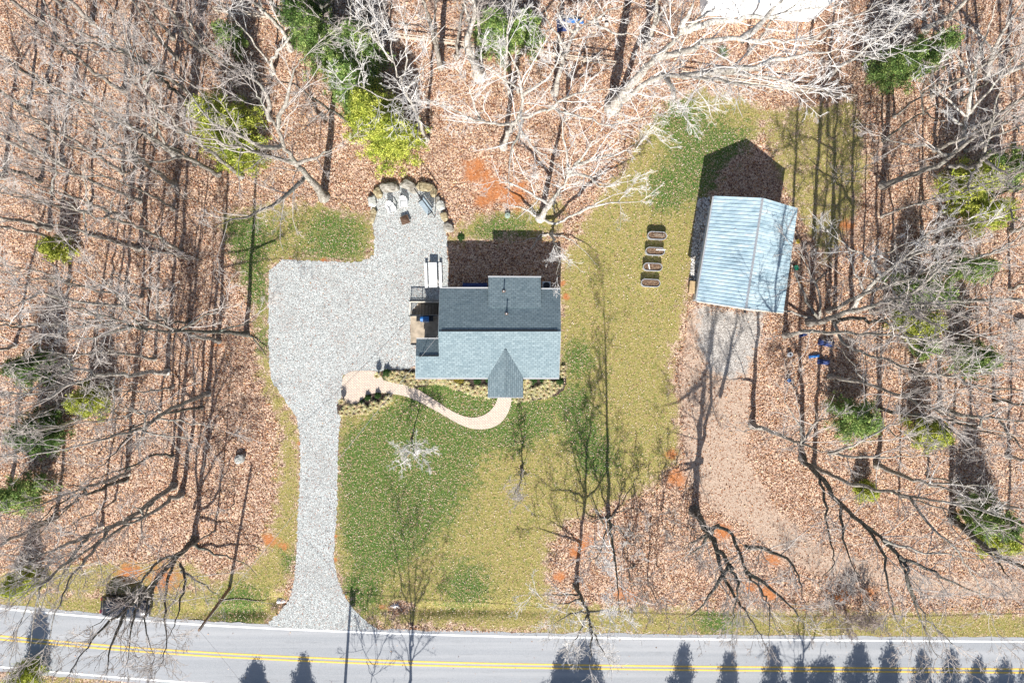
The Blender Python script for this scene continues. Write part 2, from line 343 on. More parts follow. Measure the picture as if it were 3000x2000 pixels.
# ------------------------------------------------------------ ground sheet
WELL = (-9.8, -6.6, 2.6, 3.8)
def make_ground():
    st = .2
    fx = np.round(np.arange(-60, 60.01, st), 3); fy = np.round(np.arange(-44, 44.01, st), 3)
    out = np.array([63, 70, 85, 120, 200, 400, 900.])
    xs = np.concatenate([-out[::-1], fx, out]); ys = np.concatenate([-out[::-1], fy, out])
    X, Y = np.meshgrid(xs, ys); l, d, c, tr, ap = masks(X, Y)
    Z = np.zeros(X.shape)
    # roadside ditch and the two culvert mouths
    ctr = (1000-np.interp(X*30+1500, [-100,0,555,1000,1427,2000,3100], [1756,1760,1794,1790,1785,1800,1815]))/30
    near = np.exp(-((Y-ctr)/.55)**2)
    on = np.clip((X*30+1500-1170)/90, 0, 1)*np.clip((1700-(X*30+1500))/400, 0, 1)+np.clip((800-(X*30+1500))/30, 0, 1)*np.clip(((X*30+1500)-500)/200, 0, 1)
    Z -= .45*near*on
    for (cx, cy) in ((1172,1777),(808,1762)):
        p = P(cx, cy); Z -= .5*np.exp(-(((X-p.x)/.9)**2+((Y-p.y)/.55)**2))
    Z += .035*np.sin(X*1.7+np.sin(Y*1.3))*np.sin(Y*2.1+1.2*np.sin(X*.9))*(1-np.clip(ap+tr, 0, 1))*np.where(l < .3, 1, 0)
    V = np.stack([X, Y, Z-.045*np.where(l < .3, 1, 0)], -1).reshape(-1, 3)
    ny, nx = X.shape; I = np.arange(ny*nx).reshape(ny, nx)
    F = np.stack([I[:-1,:-1], I[:-1,1:], I[1:,1:], I[1:,:-1]], -1).reshape(-1, 4)
    cx = V[F].mean(1); keep = ~((cx[:,0] > WELL[0]) & (cx[:,0] < WELL[1]) & (cx[:,1] > WELL[2]) & (cx[:,1] < WELL[3]))
    o = np_obj('ground', V, F[keep], M['ground']); me = o.data
    a = me.color_attributes.new('m1', 'FLOAT_COLOR', 'POINT'); a.data.foreach_set('color', np.stack([l, d, c, tr], -1).astype(np.float32).ravel())
    z = np.zeros(X.shape); a = me.color_attributes.new('m2', 'FLOAT_COLOR', 'POINT'); a.data.foreach_set('color', np.stack([ap, z, z, z+1], -1).astype(np.float32).ravel())
    tag(o, kind='structure')
make_ground()

DRIVE = [(790,758),(940,766),(1095,768),(1097,690),(1088,640),(1085,595),(1105,560),(1140,545),(1200,538),(1255,545),(1290,590),(1306,660),(1312,720),(1313,845),(1313,882),(1203,882),(1203,1012),(1222,1012),(1222,1088),(1010,1088),(1000,1120),(998,1217),(990,1300),(988,1500),(978,1600),(980,1660),(1000,1730),(1035,1785),(1080,1825),(1110,1845),(760,1842),(820,1795),(855,1740),(868,1650),(872,1500),(880,1400),(878,1280),(868,1220),(840,1180),(800,1120),(787,1080),(786,900)]
sheet('gravel_driveway', PA(DRIVE), .02, M['gravel'], amp=.055, smooth_it=1, kind='structure')
def off_curve(offs, x0=-400, x1=3400):
    tx = [-400,0,513,1000,1427,2000,3000,3400]; ty = [1822,1868,1911,1935,1948,1956,1964,1965]
    xs = np.arange(x0, x1+1, 25); ys = np.interp(xs, tx, ty)
    k = np.ones(17)/17; ysp = np.convolve(np.pad(ys, 8, mode='reflect', reflect_type='odd'), k, 'valid')
    return [P(a, b+offs) for a, b in zip(xs, ysp)]
def ribbon(name, o0, o1, z, mat, parent=None, jit=0):
    a, b = off_curve(o0), off_curve(o1)
    if jit:
        for p in a+b: p.y += random.gauss(0, jit)
    V = [(p.x, p.y, z) for p in a]+[(p.x, p.y, z) for p in b]; n = len(a)
    return mesh_obj(name, V, [[n+i, n+i+1, i+1, i] for i in range(n-1)], mat, parent)
tag(ribbon('road', -98, 97, .012, M['asphalt'], jit=.05), kind='structure')
for nm, a, b, mt in (('edge_line', -88, -83, 'line_w'), ('edge_line', 83, 88, 'line_w'), ('centre_line', -7.5, -3, 'line_y'), ('centre_line', 3, 7.5, 'line_y')):
    tag(ribbon(nm, a, b, .026, M[mt]), kind='structure')
PATH = [(1001,1182),(1001,1130),(1005,1103),(1020,1090),(1042,1085),(1098,1085),(1112,1092),(1119,1108),(1138,1118),(1168,1124),(1200,1130),(1228,1142),(1256,1160),(1282,1176),(1310,1196),(1340,1212),(1370,1222),(1396,1223),(1425,1213),(1447,1192),(1460,1163),(1461,1130),(1499,1130),(1499,1163),(1496,1192),(1480,1226),(1455,1248),(1420,1258),(1380,1256),(1340,1240),(1300,1216),(1260,1193),(1225,1175),(1190,1160),(1150,1153),(1105,1149),(1080,1155),(1060,1169),(1046,1184)]
sheet('paver_path', PA(PATH), .045, M['pavers'], smooth_it=2, kind='structure')
BED1 = [(1113,1087),(1135,1083),(1222,1083),(1222,1095),(1640,1095),(1650,1060),(1658,1085),(1660,1120),(1648,1150),(1610,1166),(1560,1172),(1500,1173),(1500,1120),(1460,1120),(1460,1168),(1425,1163),(1380,1155),(1335,1142),(1295,1124),(1260,1122),(1228,1137),(1200,1128),(1168,1122),(1138,1115),(1121,1105)]
BED2 = [(988,1176),(1012,1184),(1047,1185),(1062,1170),(1082,1156),(1105,1150),(1135,1153),(1152,1161),(1140,1176),(1110,1196),(1062,1211),(1003,1218),(988,1212)]
for bb in (BED1, BED2): sheet('planting_bed', PA(bb), .034, M['mulch'], amp=.03, smooth_it=1, kind='structure')
sheet('patio_slab', PA([(1203,923),(1301,923),(1301,1008),(1203,1008)]), .06, M['concrete'], smooth_it=0, kind='structure')

# fallen leaves: uncountable
def scatter_leaves():
    N = 520000
    X = rng.uniform(-52, 52, N); Y = rng.uniform(-35, 35, N)
    l, d, c, tr, ap = masks(X, Y)
    w = np.where(l > .45, .34+.22*(1-d), 1.0); w = np.where(c > .5, w*.12, w); w = np.where(tr > .5, w*.16, w); w = np.where(ap > .5, w*.08, w)
    dr = sdf_poly(X, Y, g2(DRIVE)) > 0; w = np.where(dr, .02, w)
    w = np.where((sdf_poly(X, Y, g2(PATH)) > 0), .006, w)
    w = np.where((X > -9.8) & (X < 4.6) & (Y > -5) & (Y < 4.8), 0, w)
    ry = np.interp(X*30+1500, [-100,0,300,555,1000,1427,2000,3100], [1775,1782,1800,1818,1840,1852,1862,1868])
    w = np.where(Y*-30+1000 > ry, np.where(Y*-30+1000 > ry+200, 1, .006), w)
    k = rng.random(N) < w*.85; X, Y, l, dr = X[k], Y[k], l[k], dr[k]; n = len(X)
    s = rng.uniform(.03, .08, n)*np.where(l > .45, .72, 1); th = rng.uniform(0, 6.28, n); ti = rng.normal(0, .5, (n, 2))
    u = np.stack([np.cos(th), np.sin(th), ti[:,0]], -1)*s[:,None]; v = np.stack([-np.sin(th), np.cos(th), ti[:,1]], -1)*(s*rng.uniform(.5, .9, n))[:,None]
    zb = np.where(l < .3, .0, .05); c0 = np.stack([X, Y, zb+rng.uniform(.0, .05, n)], -1)
    V = np.stack([c0-u-v*.3, c0-v, c0+u, c0+v], 1).reshape(-1, 3); F = np.arange(4*n).reshape(n, 4)
    pal = np.array([(.5,.25,.11),(.62,.4,.22),(.34,.14,.06),(.72,.52,.34),(.2,.08,.045),(.55,.3,.2),(.78,.6,.46)])
    pl = np.array([(.7,.5,.38),(.5,.3,.2),(.78,.62,.52),(.34,.15,.09),(.6,.4,.28),(.3,.2,.14),(.8,.68,.6)])
    q = rng.integers(0, 7, n); cc = np.where((l > .45)[:,None], pl[q], pal[q])*rng.uniform(.75, 1.15, n)[:,None]
    tag(np_obj('fallen_leaves', V, F, M['leaf'], cols=np.repeat(cc, 4, 0)), 'brown and tan fallen leaves strewn over the woodland floor and lawn', 'leaves', kind='stuff')
scatter_leaves()

# ------------------------------------------------------------ trees
def tube_arr(pts, rad, n=8):
    """smooth tube along polyline -> V,F"""
    pts = np.asarray(pts, float); m = len(pts); t = np.gradient(pts, axis=0); t /= np.linalg.norm(t, axis=1)[:,None]+1e-9
    ref = np.array([0, 0, 1.]) if abs(t[:,2]).max() < .7 else np.array([0.37, .93, 0.0])
    u = np.cross(t, ref); u /= np.linalg.norm(u, axis=1)[:,None]+1e-9; w = np.cross(t, u)
    a = np.linspace(0, 2*np.pi, n, endpoint=False)
    V = pts[:,None,:]+(u[:,None,:]*np.cos(a)[None,:,None]+w[:,None,:]*np.sin(a)[None,:,None])*np.asarray(rad)[:,None,None]
    I = np.arange(m*n).reshape(m, n); F = np.stack([I[:-1], np.roll(I[:-1], -1, 1), np.roll(I[1:], -1, 1), I[1:]], -1).reshape(-1, 4)
    return V.reshape(-1, 3), F
def segs_arr(p0, p1, r0, r1, n=3):
    d = p1-p0; L = np.linalg.norm(d, axis=1)[:,None]+1e-9; d = d/L; p1 = p1+d*np.minimum(r1[:,None], L*.2)
    ref = np.where((np.abs(d[:,2]) > .8)[:,None], np.array([1., 0, 0]), np.array([0, 0, 1.]))
    u = np.cross(d, ref); u /= np.linalg.norm(u, axis=1)[:,None]+1e-9; w = np.cross(d, u)
    a = np.linspace(0, 2*np.pi, n, endpoint=False); cs = u[:,None]*np.cos(a)[None,:,None]+w[:,None]*np.sin(a)[None,:,None]
    V = np.concatenate([p0[:,None]+cs*r0[:,None,None], p1[:,None]+cs*r1[:,None,None]], 1)
    N = len(p0); B = (np.arange(N)*2*n)[:,None]; i = np.arange(n); j = (i+1) % n
    F = np.stack([B+i, B+j, B+n+j, B+n+i], -1).reshape(-1, 4); return V.reshape(-1, 3), F
def smooth_path(pts, it=2, wob=.06):
    p = np.asarray(pts, float)
    for _ in range(it):
        q = [p[0]]
        for a, b in zip(p[:-1], p[1:]): q += [a*.75+b*.25, a*.25+b*.75]
        q.append(p[-1]); p = np.array(q)
    if len(p) > 2: p[1:-1] += rng.normal(0, wob, (len(p)-2, 3))*np.array([1, 1, .4])
    return p
def grow(S, D, L, k, wob, up):
    P_ = [S]; d = D.copy()
    for i in range(k):
        d = d+rng.normal(0, wob, d.shape); d[:,2] += up; d /= np.linalg.norm(d, axis=1)[:,None]
        P_.append(P_[-1]+d*(L/k)[:,None])
    return np.stack(P_, 1)                       # (n,k+1,3)
def spawn(paths, lens, m, t0, ang, ratio, fall=.55):
    n, k1, _ = paths.shape; t = rng.uniform(t0, 1, (n, m))*(k1-1); i = np.minimum(t.astype(int), k1-2); f = (t-i)[...,None]
    r = np.arange(n)[:,None]; a, b = paths[r, i], paths[r, i+1]; S = (a*(1-f)+b*f).reshape(-1, 3)
    d = (b-a).reshape(-1, 3); d /= np.linalg.norm(d, axis=1)[:,None]+1e-9
    q = rng.normal(0, 1, d.shape); q -= (q*d).sum(1)[:,None]*d; q /= np.linalg.norm(q, axis=1)[:,None]+1e-9
    A = np.radians(rng.normal(ang, 10, len(d)))[:,None]; D = d*np.cos(A)+q*np.sin(A)
    tt = (t/(k1-1)).reshape(-1); L = np.repeat(lens, m)*ratio*(1-fall*tt)*rng.uniform(.6, 1.25, len(tt))
    return S, D, L
def add_paths(acc, paths, r0, r1, n):
    N, k1, _ = paths.shape; fr = np.linspace(0, 1, k1)
    for j in range(k1-1):
        acc[n].append((paths[:,j], paths[:,j+1], r0+(r1-r0)*fr[j] if np.ndim(r0) == 0 else r0*(1-fr[j])+r1*fr[j], r0*(1-fr[j+1])+r1*fr[j+1]))
TREES = []
def make_tree(axes, radii, label, group=None, name='bare_tree', bark='bark', twig='twig', t0=.35, dens=1.0, spread=1.0, fine=1.0, scale_l=1.0, wob=.07, taper=.12, up=.035, z_min=2.5):
    """axes: list of 3D polylines, first is the trunk; radii: base radius of each"""
    base = Vector(axes[0][0]); base.z = 0
    root = thing(name, base, label, 'tree', group); b0 = np.array(base)
    TV, TF, off = [], [], 0; acc = {3: [], 4: []}
    S1, D1, L1, R1 = [], [], [], []
    for ai, (ax, r) in enumerate(zip(axes, radii)):
        p = smooth_path(ax, 2, wob); m = len(p); L = np.linalg.norm(np.diff(p, axis=0), axis=1); cum = np.concatenate([[0], np.cumsum(L)]); T = cum[-1]
        fr = cum/T; rad = r*(1-fr*(1-taper))
        if ai == 0: rad = rad*(1+.7*np.exp(-cum/.45))
        rad = rad*(1+rng.normal(0, .05, m))
        V, F = tube_arr(p-b0, rad, 9 if r > .12 else 6); TV.append(V); TF.append(F+off); off += len(V)
        st = t0 if ai == 0 else .12; cnt = max(3, int(T*(1-st)*1.15*dens))
        tt = rng.uniform(st, 1.0, cnt); tt[-2:] = 1.0
        pos = np.stack([np.interp(tt, fr, p[:,q]) for q in range(3)], -1); e = .02
        dd = np.stack([np.interp(np.minimum(tt+e, 1), fr, p[:,q])-np.interp(np.maximum(tt-e, 0), fr, p[:,q]) for q in range(3)], -1)
        dd /= np.linalg.norm(dd, axis=1)[:,None]+1e-9
        q = rng.normal(0, 1, dd.shape); q -= (q*dd).sum(1)[:,None]*dd; q /= np.linalg.norm(q, axis=1)[:,None]
        A = np.radians(rng.normal(48*spread, 12, cnt)); A[-2:] *= .3; A = A[:,None]; d = dd*np.cos(A)+q*np.sin(A)
        ok = pos[:,2] > z_min
        S1.append(pos[ok]); D1.append(d[ok]); L1.append((rng.uniform(2.4, 5.4, cnt)*(1.15-.5*tt)*scale_l)[ok]); R1.append((np.interp(tt, fr, rad)*.42)[ok])
    S1, D1, L1, R1 = map(np.concatenate, (S1, D1, L1, R1)); R1 = np.clip(R1, .02, .05)
    if len(S1):
        p1 = grow(S1-b0, D1, L1, 6, .14, up); add_paths(acc, p1, R1, R1*.25+.006, 4)
        S, D, L2 = spawn(p1, L1, 5, .12, 38*spread, .5); p2 = grow(S, D, L2, 4, .13, up); add_paths(acc, p2, np.full(len(S), .017), np.full(len(S), .01), 3)
        S, D, L3 = spawn(p2, L2, max(2, int(4*fine)), .12, 36, .6); p3 = grow(S, D, L3, 3, .14, up); add_paths(acc, p3, np.full(len(S), .0115), np.full(len(S), .007), 3)
        S, D, L4 = spawn(p3, L3, max(1, int(2*fine)), .15, 34, .7); p4 = grow(S, D, L4, 2, .15, up); add_paths(acc, p4, np.full(len(S), .009), np.full(len(S), .006), 3)
        CV, CF, co = [], [], 0
        for n_ in (4, 3):
            if not acc[n_]: continue
            a = [np.concatenate([np.broadcast_to(x[q], x[0].shape[:1]+x[q].shape[1:]) for x in acc[n_]]) for q in range(4)]
            V, F = segs_arr(a[0], a[1], a[2], a[3], n_); CV.append(V); CF.append(F+co); co += len(V)
        np_obj('crown', np.concatenate(CV), np.concatenate(CF), M[twig], root)
    np_obj('trunk', np.concatenate(TV), np.concatenate(TF), M[bark], root, smooth=True)
    TREES.append(root); return root
OFF = {1: (0,0), 2: (1000,0), 3: (2000,0), 4: (0,670), 5: (1000,670), 6: (2000,670), 7: (0,1330), 8: (1000,1330), 9: (2000,1330)}
def rp(reg, pts): ox, oy = OFF[reg]; return [(ox+a/2.34, oy+b/2.34) for a, b in pts]
def traced(reg, trunk, limbs, r, label, h=None, ext=0, lr=.52, slope=.55, radial=True, zx=False, **k):
    tk = rp(reg, trunk) if reg else trunk
    if ext:
        a, b = np.array(tk[-2]), np.array(tk[-1]); tk = tk+[tuple(b+(b-a)/np.linalg.norm(b-a)*ext)]
    bx, by = tk[0]; tx, ty = tk[-1]
    if h is None:
        Rb = math.hypot(bx-1500, by-1000); Rt = math.hypot(tx-1500, ty-1000); h = min(19, max(7, ALT*(1-Rb/max(Rt, 1))))
    seg = [0]
    for a, b in zip(tk[:-1], tk[1:]): seg.append(seg[-1]+math.dist(a, b))
    zz = [h*(s/seg[-1])**.92 for s in seg]
    rb = math.hypot(bx-1500, by-1000); far = rb > 480 and radial
    rz = lambda q: ALT*(1-rb/max(math.hypot(q[0]-1500, q[1]-1000), rb)) if not zx else ALT*(1-(bx-1500)/max(q[0]-1500, bx-1500))
    if far:
        z2 = [0.0]
        for i in range(1, len(tk)):
            dd = math.dist(tk[i-1], tk[i])/PPM; z2.append(min(20, max(z2[-1]+.22*dd, min(rz(tk[i]), z2[-1]+3.2*dd))))
        zz = z2
    trunk3 = [P(a, b, z) for (a, b), z in zip(tk, zz)]
    known = list(zip(tk, zz)); axes = [trunk3]; rr = [r]
    for lb in limbs:
        l = rp(reg, lb) if reg else lb
        z0 = min(known, key=lambda q: math.dist(q[0], l[0]))[1]; z = z0; pts = [(l[0], z)]
        for a, b in zip(l[:-1], l[1:]):
            dd = math.dist(a, b)/PPM; zn = z+slope*dd
            if far: zn = max(z+.2*dd, min(rz(b), z+1.3*dd))
            z = min(20, zn); pts.append((b, z))
        known += pts; axes.append([P(q[0], q[1], zz_) for q, zz_ in pts]); rr.append(r*lr)
    return make_tree(axes, rr, label, **k)

H_ = [
 (1,[(1205,400),(1040,200),(900,0)],[],.2,'straight grey trunk leaning up and left beside the dark hollow in the upper left woods',dict(ext=120)),
 (1,[(1340,690),(1180,540),(1000,430),(760,320),(500,200),(330,110),(150,0)],[[(760,320),(560,290),(330,290),(240,230)],[(1000,430),(930,380),(830,200),(860,60)]],.19,'long grey tree with a white forked side branch crossing the upper left corner',{}),
 (1,[(1655,1215),(1490,1080),(1260,910),(1110,760),(975,590),(830,430),(740,320)],[[(975,590),(1050,480),(1100,420)],[(1260,910),(1050,820),(840,730),(620,640)]],.2,'pale tree stretching from the mossy patch towards the upper left corner',{'h':18}),
 (1,[(1200,1050),(1050,960),(880,870),(700,750),(560,680),(400,650),(250,500),(0,360)],[[(400,650),(180,620),(0,590)]],.16,'slim grey tree in the middle of the upper left woods',{}),
 (1,[(840,1180),(700,1090),(580,1010),(430,930),(300,850),(200,780),(130,720),(60,660)],[[(430,930),(450,870),(400,790)],[(130,720),(160,650),(250,600)]],.19,'crooked grey tree whose limbs knot together at the left edge of the upper woods',dict(ext=60)),
 (1,[(960,1380),(800,1310),(640,1250),(520,1200),(400,1130),(250,1030),(120,950),(0,900)],[[(520,1200),(300,1170),(100,1130),(0,1090)]],.18,'grey tree slanting to the left edge above the three bare logs',dict(ext=60)),
 (1,[(1240,1728),(1120,1640),(1000,1580),(900,1540),(740,1490),(600,1470),(480,1400),(350,1330),(230,1290),(110,1220),(0,1180)],[[(740,1490),(770,1390),(820,1240)],[(600,1470),(600,1320),(560,1150),(610,1080)],[(350,1330),(380,1180),(400,1000)]],.18,'lichen grey tree with pale upright side limbs near the fallen log at left',{}),
 (1,[(620,1460),(450,1420),(300,1390),(150,1350),(0,1320)],[],.15,'narrow straight trunk crossing the left edge just above a thick bare one',dict(ext=100)),
 (1,[(340,1560),(200,1530),(0,1490)],[],.24,'thick bare trunk running straight out through the left edge of the woods',dict(ext=150)),
 (1,[(2220,1350),(2130,1230),(2020,1120),(1950,1000),(1900,870),(1850,820),(1760,640)],[[(1950,1000),(1780,1020),(1600,900),(1450,850),(1250,560)],[(2020,1120),(1840,1070),(1620,1000),(1400,950),(1210,900)],[(2090,1220),(1960,1340),(1800,1450),(1600,1500),(1450,1560)],[(1900,870),(1960,700),(2000,500),(2100,380)],[(2020,1120),(2180,1080),(2300,1010)],[(1850,820),(1830,600),(1600,450)]],.38,'massive many limbed oak with a cut pale foot beside the fire pit lawn',dict(h=15,dens=1.0)),
 (2,[(90,890),(0,800),(-160,700),(-320,590),(-440,540),(-600,520)],[],.16,'dark thin leaning trunk between the two bright evergreens behind the fire pit',dict(bark='bark_dark_shade')),
 (1,[(1870,500),(1850,430),(1950,300),(2030,220),(2010,100),(1960,0)],[[(2030,220),(2110,60),(2200,0)],[(1850,430),(1700,230),(1580,120),(1480,0)]],.2,'white limbed tree forking left of the tall green conifer at the top edge',dict(bark='bark_pale',twig='twig_pale')),
 (1,[(1740,520),(1560,440),(1430,370),(1310,180),(1250,0)],[[(1560,440),(1600,120),(1500,0)]],.18,'grey tree bending to the top edge left of centre',dict(ext=90)),
 (2,[(945,520),(900,400),(850,300),(885,200),(920,100),(905,0)],[[(885,160),(850,60),(840,0)]],.42,'stout pale sycamore trunk with root flare rising to the top edge',dict(bark='bark_pale',ext=160,wob=.02)),
 (2,[(680,460),(650,330),(620,180),(590,80),(560,0)],[],.24,'straight olive grey trunk left of the stout pale sycamore',dict(ext=140)),
 (2,[(795,400),(790,300),(815,180),(830,60),(840,0)],[],.16,'short mossy trunk standing close beside the stout pale sycamore',dict(ext=60)),
 (2,[(585,960),(540,830),(470,700),(430,600),(400,530),(350,430),(330,250)],[[(430,600),(520,560),(600,400)],[(430,560),(450,380),(430,200),(440,0)],[(430,680),(300,690),(150,590),(0,570)],[(470,690),(600,700),(700,740)],[(350,430),(230,220),(150,60)]],.17,'slender white tree with a fan of upright branches behind the fire pit boulders',dict(bark='bark_pale',twig='twig_pale',h=13)),
 (2,[(110,520),(110,400),(60,280),(50,130),(70,0)],[[(110,400),(150,230),(90,120),(100,0)],[(110,400),(250,250),(340,60)]],.15,'pale forked tree growing through the big green conifer',dict(bark='bark_pale',twig='twig_pale')),
 (2,[(1110,1010),(1160,900),(1210,820),(1250,700),(1230,630),(1150,560),(960,420)],[[(1210,820),(1330,780),(1440,750),(1540,770),(1700,820),(1870,870),(2200,780)],[(1150,850),(980,850),(860,800),(740,735),(600,700)],[(1250,650),(1400,560),(1500,420),(1560,250)],[(1230,630),(1200,450),(1130,300)],[(1240,820),(1230,900),(1150,1050),(1150,1300)],[(1230,900),(1310,1000),(1400,1080),(1530,1160)],[(940,820),(900,640),(830,540)],[(1440,740),(1570,640),(1840,610)]],.27,'sprawling white limbed tree beside the bare orange clay patch',dict(h=12,bark='bark_pale',twig='twig_pale',slope=.3)),
 (2,[(1460,640),(1500,480),(1545,330),(1600,220),(1720,150),(1790,60)],[[(1545,330),(1440,200),(1390,80),(1380,0)],[(1600,220),(1500,130),(1480,0)],[(1720,150),(1800,200),(1900,240),(2050,230)],[(1720,150),(1850,60),(1950,40)],[(1600,220),(1650,120),(1730,0)]],.27,'tall pale tree branching in front of the blue tarp at the top',dict(bark='bark_pale',twig='twig_pale',h=15)),
 (2,[(1160,660),(1120,520),(1135,320),(1150,150),(1180,0)],[],.17,'thin pale tree in front of the green shrub at top centre',dict(bark='bark_pale',twig='twig_pale',ext=60)),
 (2,[(1860,740),(1950,620),(2050,520),(2160,390),(2340,210),(2480,120),(2560,60)],[[(1880,730),(2080,570),(2200,510),(2340,520),(2620,560),(2960,600),(3200,640)],[(2340,210),(2400,60),(2420,0)],[(2160,390),(2340,360),(2570,260),(2790,280),(3040,290),(3340,260)],[(2340,520),(2640,490),(2960,540),(3240,600)],[(2570,470),(2840,480),(2940,400),(3190,380),(3440,340)],[(2340,210),(2540,150),(2800,130),(3050,90),(3300,50)],[(2740,280),(2960,60),(3100,-60)],[(2200,510),(2260,580),(2300,700),(2350,800)]],.55,'huge leaning oak behind the lawn whose pale limbs sweep right along the fence',dict(h=14,slope=.28,dens=1.1,bark='bark_pale',twig='twig_pale')),
 (2,[(2090,320),(2140,200),(2160,80),(2160,0)],[[(2140,200),(2210,60),(2240,0)]],.26,'rough pale trunk rising to the top edge above the huge leaning oak',dict(ext=120,bark='bark_pale')),
 (2,[(1360,1500),(1420,1400),(1500,1300),(1555,1220),(1560,1160)],[[(1555,1220),(1550,1060),(1500,860),(1560,760)],[(1560,1190),(1640,1090),(1740,960),(1780,900)],[(1560,1190),(1720,1210),(1760,1300),(1980,1240)],[(1360,1500),(1480,1540),(1620,1460),(1780,1380),(2000,1290)],[(1620,1460),(1750,1400),(2050,1380)],[(1600,1130),(1850,1060),(2020,1020)],[(1420,1400),(1330,1340),(1180,1260),(1050,1240)],[(1360,1500),(1250,1420),(1100,1400)]],.3,'low spreading white tree at the lawn edge behind the house',dict(h=9,bark='bark_pale',twig='twig_pale',slope=.4,dens=1.2,scale_l=.8)),
 (5,[(1440,40),(1460,100),(1500,180)],[[(1440,40),(1560,60),(1700,180),(1760,260)],[(1440,30),(1330,60),(1200,90),(1130,90)],[(1460,100),(1500,220),(1480,330)],[(1400,40),(1300,120),(1240,190)]],.15,'pale branchy small tree overhanging the back corner of the house shadow',dict(h=8,bark='bark_pale',twig='twig_pale',slope=.2,scale_l=.6,dens=1.3)),
 (3,[(1370,1270),(1550,1210),(1700,1150),(1830,1080),(1930,1000),(2130,850),(2340,680)],[[(1830,1140),(2020,1150),(2060,1080),(2100,950),(2140,700),(2250,500)],[(1830,1080),(1700,1000),(1550,1000),(1350,930)],[(2060,1090),(2190,1180),(2340,1180)],[(2060,1090),(2200,1020),(2340,1010)],[(2040,1130),(1950,1240),(1980,1350)]],.3,'thick leaning tree with a mossy foot right of the garage roof',dict(h=16,slope=.4)),
 (3,[(1910,980),(1950,800),(1990,600),(2010,400),(2110,200),(2150,0)],[[(1950,800),(1830,700),(1640,480)],[(1910,860),(1820,780),(1740,740)],[(1990,600),(1900,400),(1750,200),(1640,100)],[(1960,780),(2130,600),(2240,420),(2340,300)]],.25,'white fan shaped tree in the upper right woods',dict(bark='bark_pale',twig='twig_pale',h=17)),
 (3,[(2080,540),(2130,350),(2200,200),(2300,60)],[[(2130,350),(2000,200),(1850,150),(1700,60)]],.24,'pale tree near the top right corner',dict(bark='bark_pale',twig='twig_pale',ext=60)),
 (3,[(450,370),(560,220),(640,120),(800,0)],[],.13,'thin slanting trunk above the green yucca by the far fence',dict(ext=80)),
 (3,[(880,290),(1000,180),(1250,90),(1500,-60)],[[(1000,180),(1200,190),(1420,200)]],.15,'pale tree below the white roof corner at the top',dict(bark='bark_pale',twig='twig_pale')),
 (3,[(1000,520),(1200,380),(1420,220),(1640,20)],[[(1200,380),(1400,400),(1620,300)]],.17,'slanting pale tree over the middle of the far rail fence',dict(bark='bark_pale',twig='twig_pale')),
 (6,[(1160,560),(1240,430),(1360,330),(1500,220),(1700,20)],[[(1360,330),(1280,200),(1150,150),(1000,20)],[(1500,220),(1640,160),(1840,80)],[(1240,430),(1180,300),(1100,120)]],.24,'pale tree with curling side limbs right of the garage',dict(bark='bark_pale',twig='twig_pale')),
 (6,[(1000,560),(1420,380),(1600,320),(1800,250),(2050,190),(2340,90)],[[(2050,190),(2200,130),(2340,20)],[(1420,380),(1200,320),(1110,350)]],.2,'long pale trunk sweeping to the right edge level with the garage front',dict(ext=60)),
 (6,[(870,640),(1040,610),(1200,550),(1400,500),(1560,470),(1700,330),(1900,120)],[[(1400,500),(1600,520),(1870,510),(2100,540)],[(950,640),(860,520),(780,350),(740,170),(600,30)],[(940,620),(950,450),(850,250),(720,80)],[(1040,640),(1100,800),(1240,860),(1400,900),(1600,990),(1800,990),(2050,960)],[(940,640),(760,580),(580,540),(460,420)],[(1470,540),(1700,630),(1850,720),(2080,740)]],.3,'big crooked oak whose twigs reach over the garage corner',dict(h=14,slope=.4,dens=1.2)),
 (6,[(700,730),(900,700),(1160,720),(1500,730),(1800,780),(2100,840),(2340,780)],[[(1500,730),(1650,860),(1900,860),(2100,800)],[(900,700),(760,720),(660,730)]],.2,'grey tree lying low over the blue clutter in the right woods',{}),
 (6,[(1010,1010),(1250,1060),(1500,1140),(1700,1240),(1880,1300),(2020,1350),(2340,1430)],[[(1250,1060),(1170,930),(1080,820)],[(2020,1350),(2100,1250),(2340,1180)],[(1500,1140),(1700,1100),(1900,1130)]],.19,'dark barked tree slanting to the right edge below the blue clutter',dict(bark='bark')),
 (6,[(1340,1230),(1500,1260),(1750,1300),(2000,1360),(2340,1470)],[[(1750,1300),(1900,1440),(2100,1560)]],.18,'darker of two nearly parallel trunks in the lower right woods',dict(bark='bark_dark_shade')),
 (6,[(475,1345),(560,1370),(700,1430),(820,1470),(900,1510),(1000,1540)],[[(1000,1540),(1300,1570),(1600,1560)],[(560,1370),(480,1370),(420,1390)],[(820,1470),(820,1380),(740,1250),(700,1180)],[(1000,1540),(1200,1470),(1400,1360),(1600,1300)],[(820,1470),(900,1320),(1050,1290)]],.26,'tree whose foot ends the long straight shadow in front of the garage',dict(zx=True)),
 (9,[(80,390),(170,520),(230,640),(330,760),(380,880),(380,960),(340,1150)],[[(170,520),(270,480),(370,600),(430,800),(560,960),(600,1040),(590,1250)],[(430,630),(600,660),(730,720),(800,850),(830,1000)],[(230,640),(260,800),(370,1000),(450,1100),(540,1250)],[(190,540),(70,600),(10,650)],[(430,800),(640,940),(780,1100),(850,1200)],[(200,520),(120,640),(20,700)],[(330,760),(250,850),(180,1000),(20,1130)]],.36,'dark forked oak at the foot of the great shadow on the dirt track',dict(zx=True,bark='bark_dark_shade',dens=1.1)),
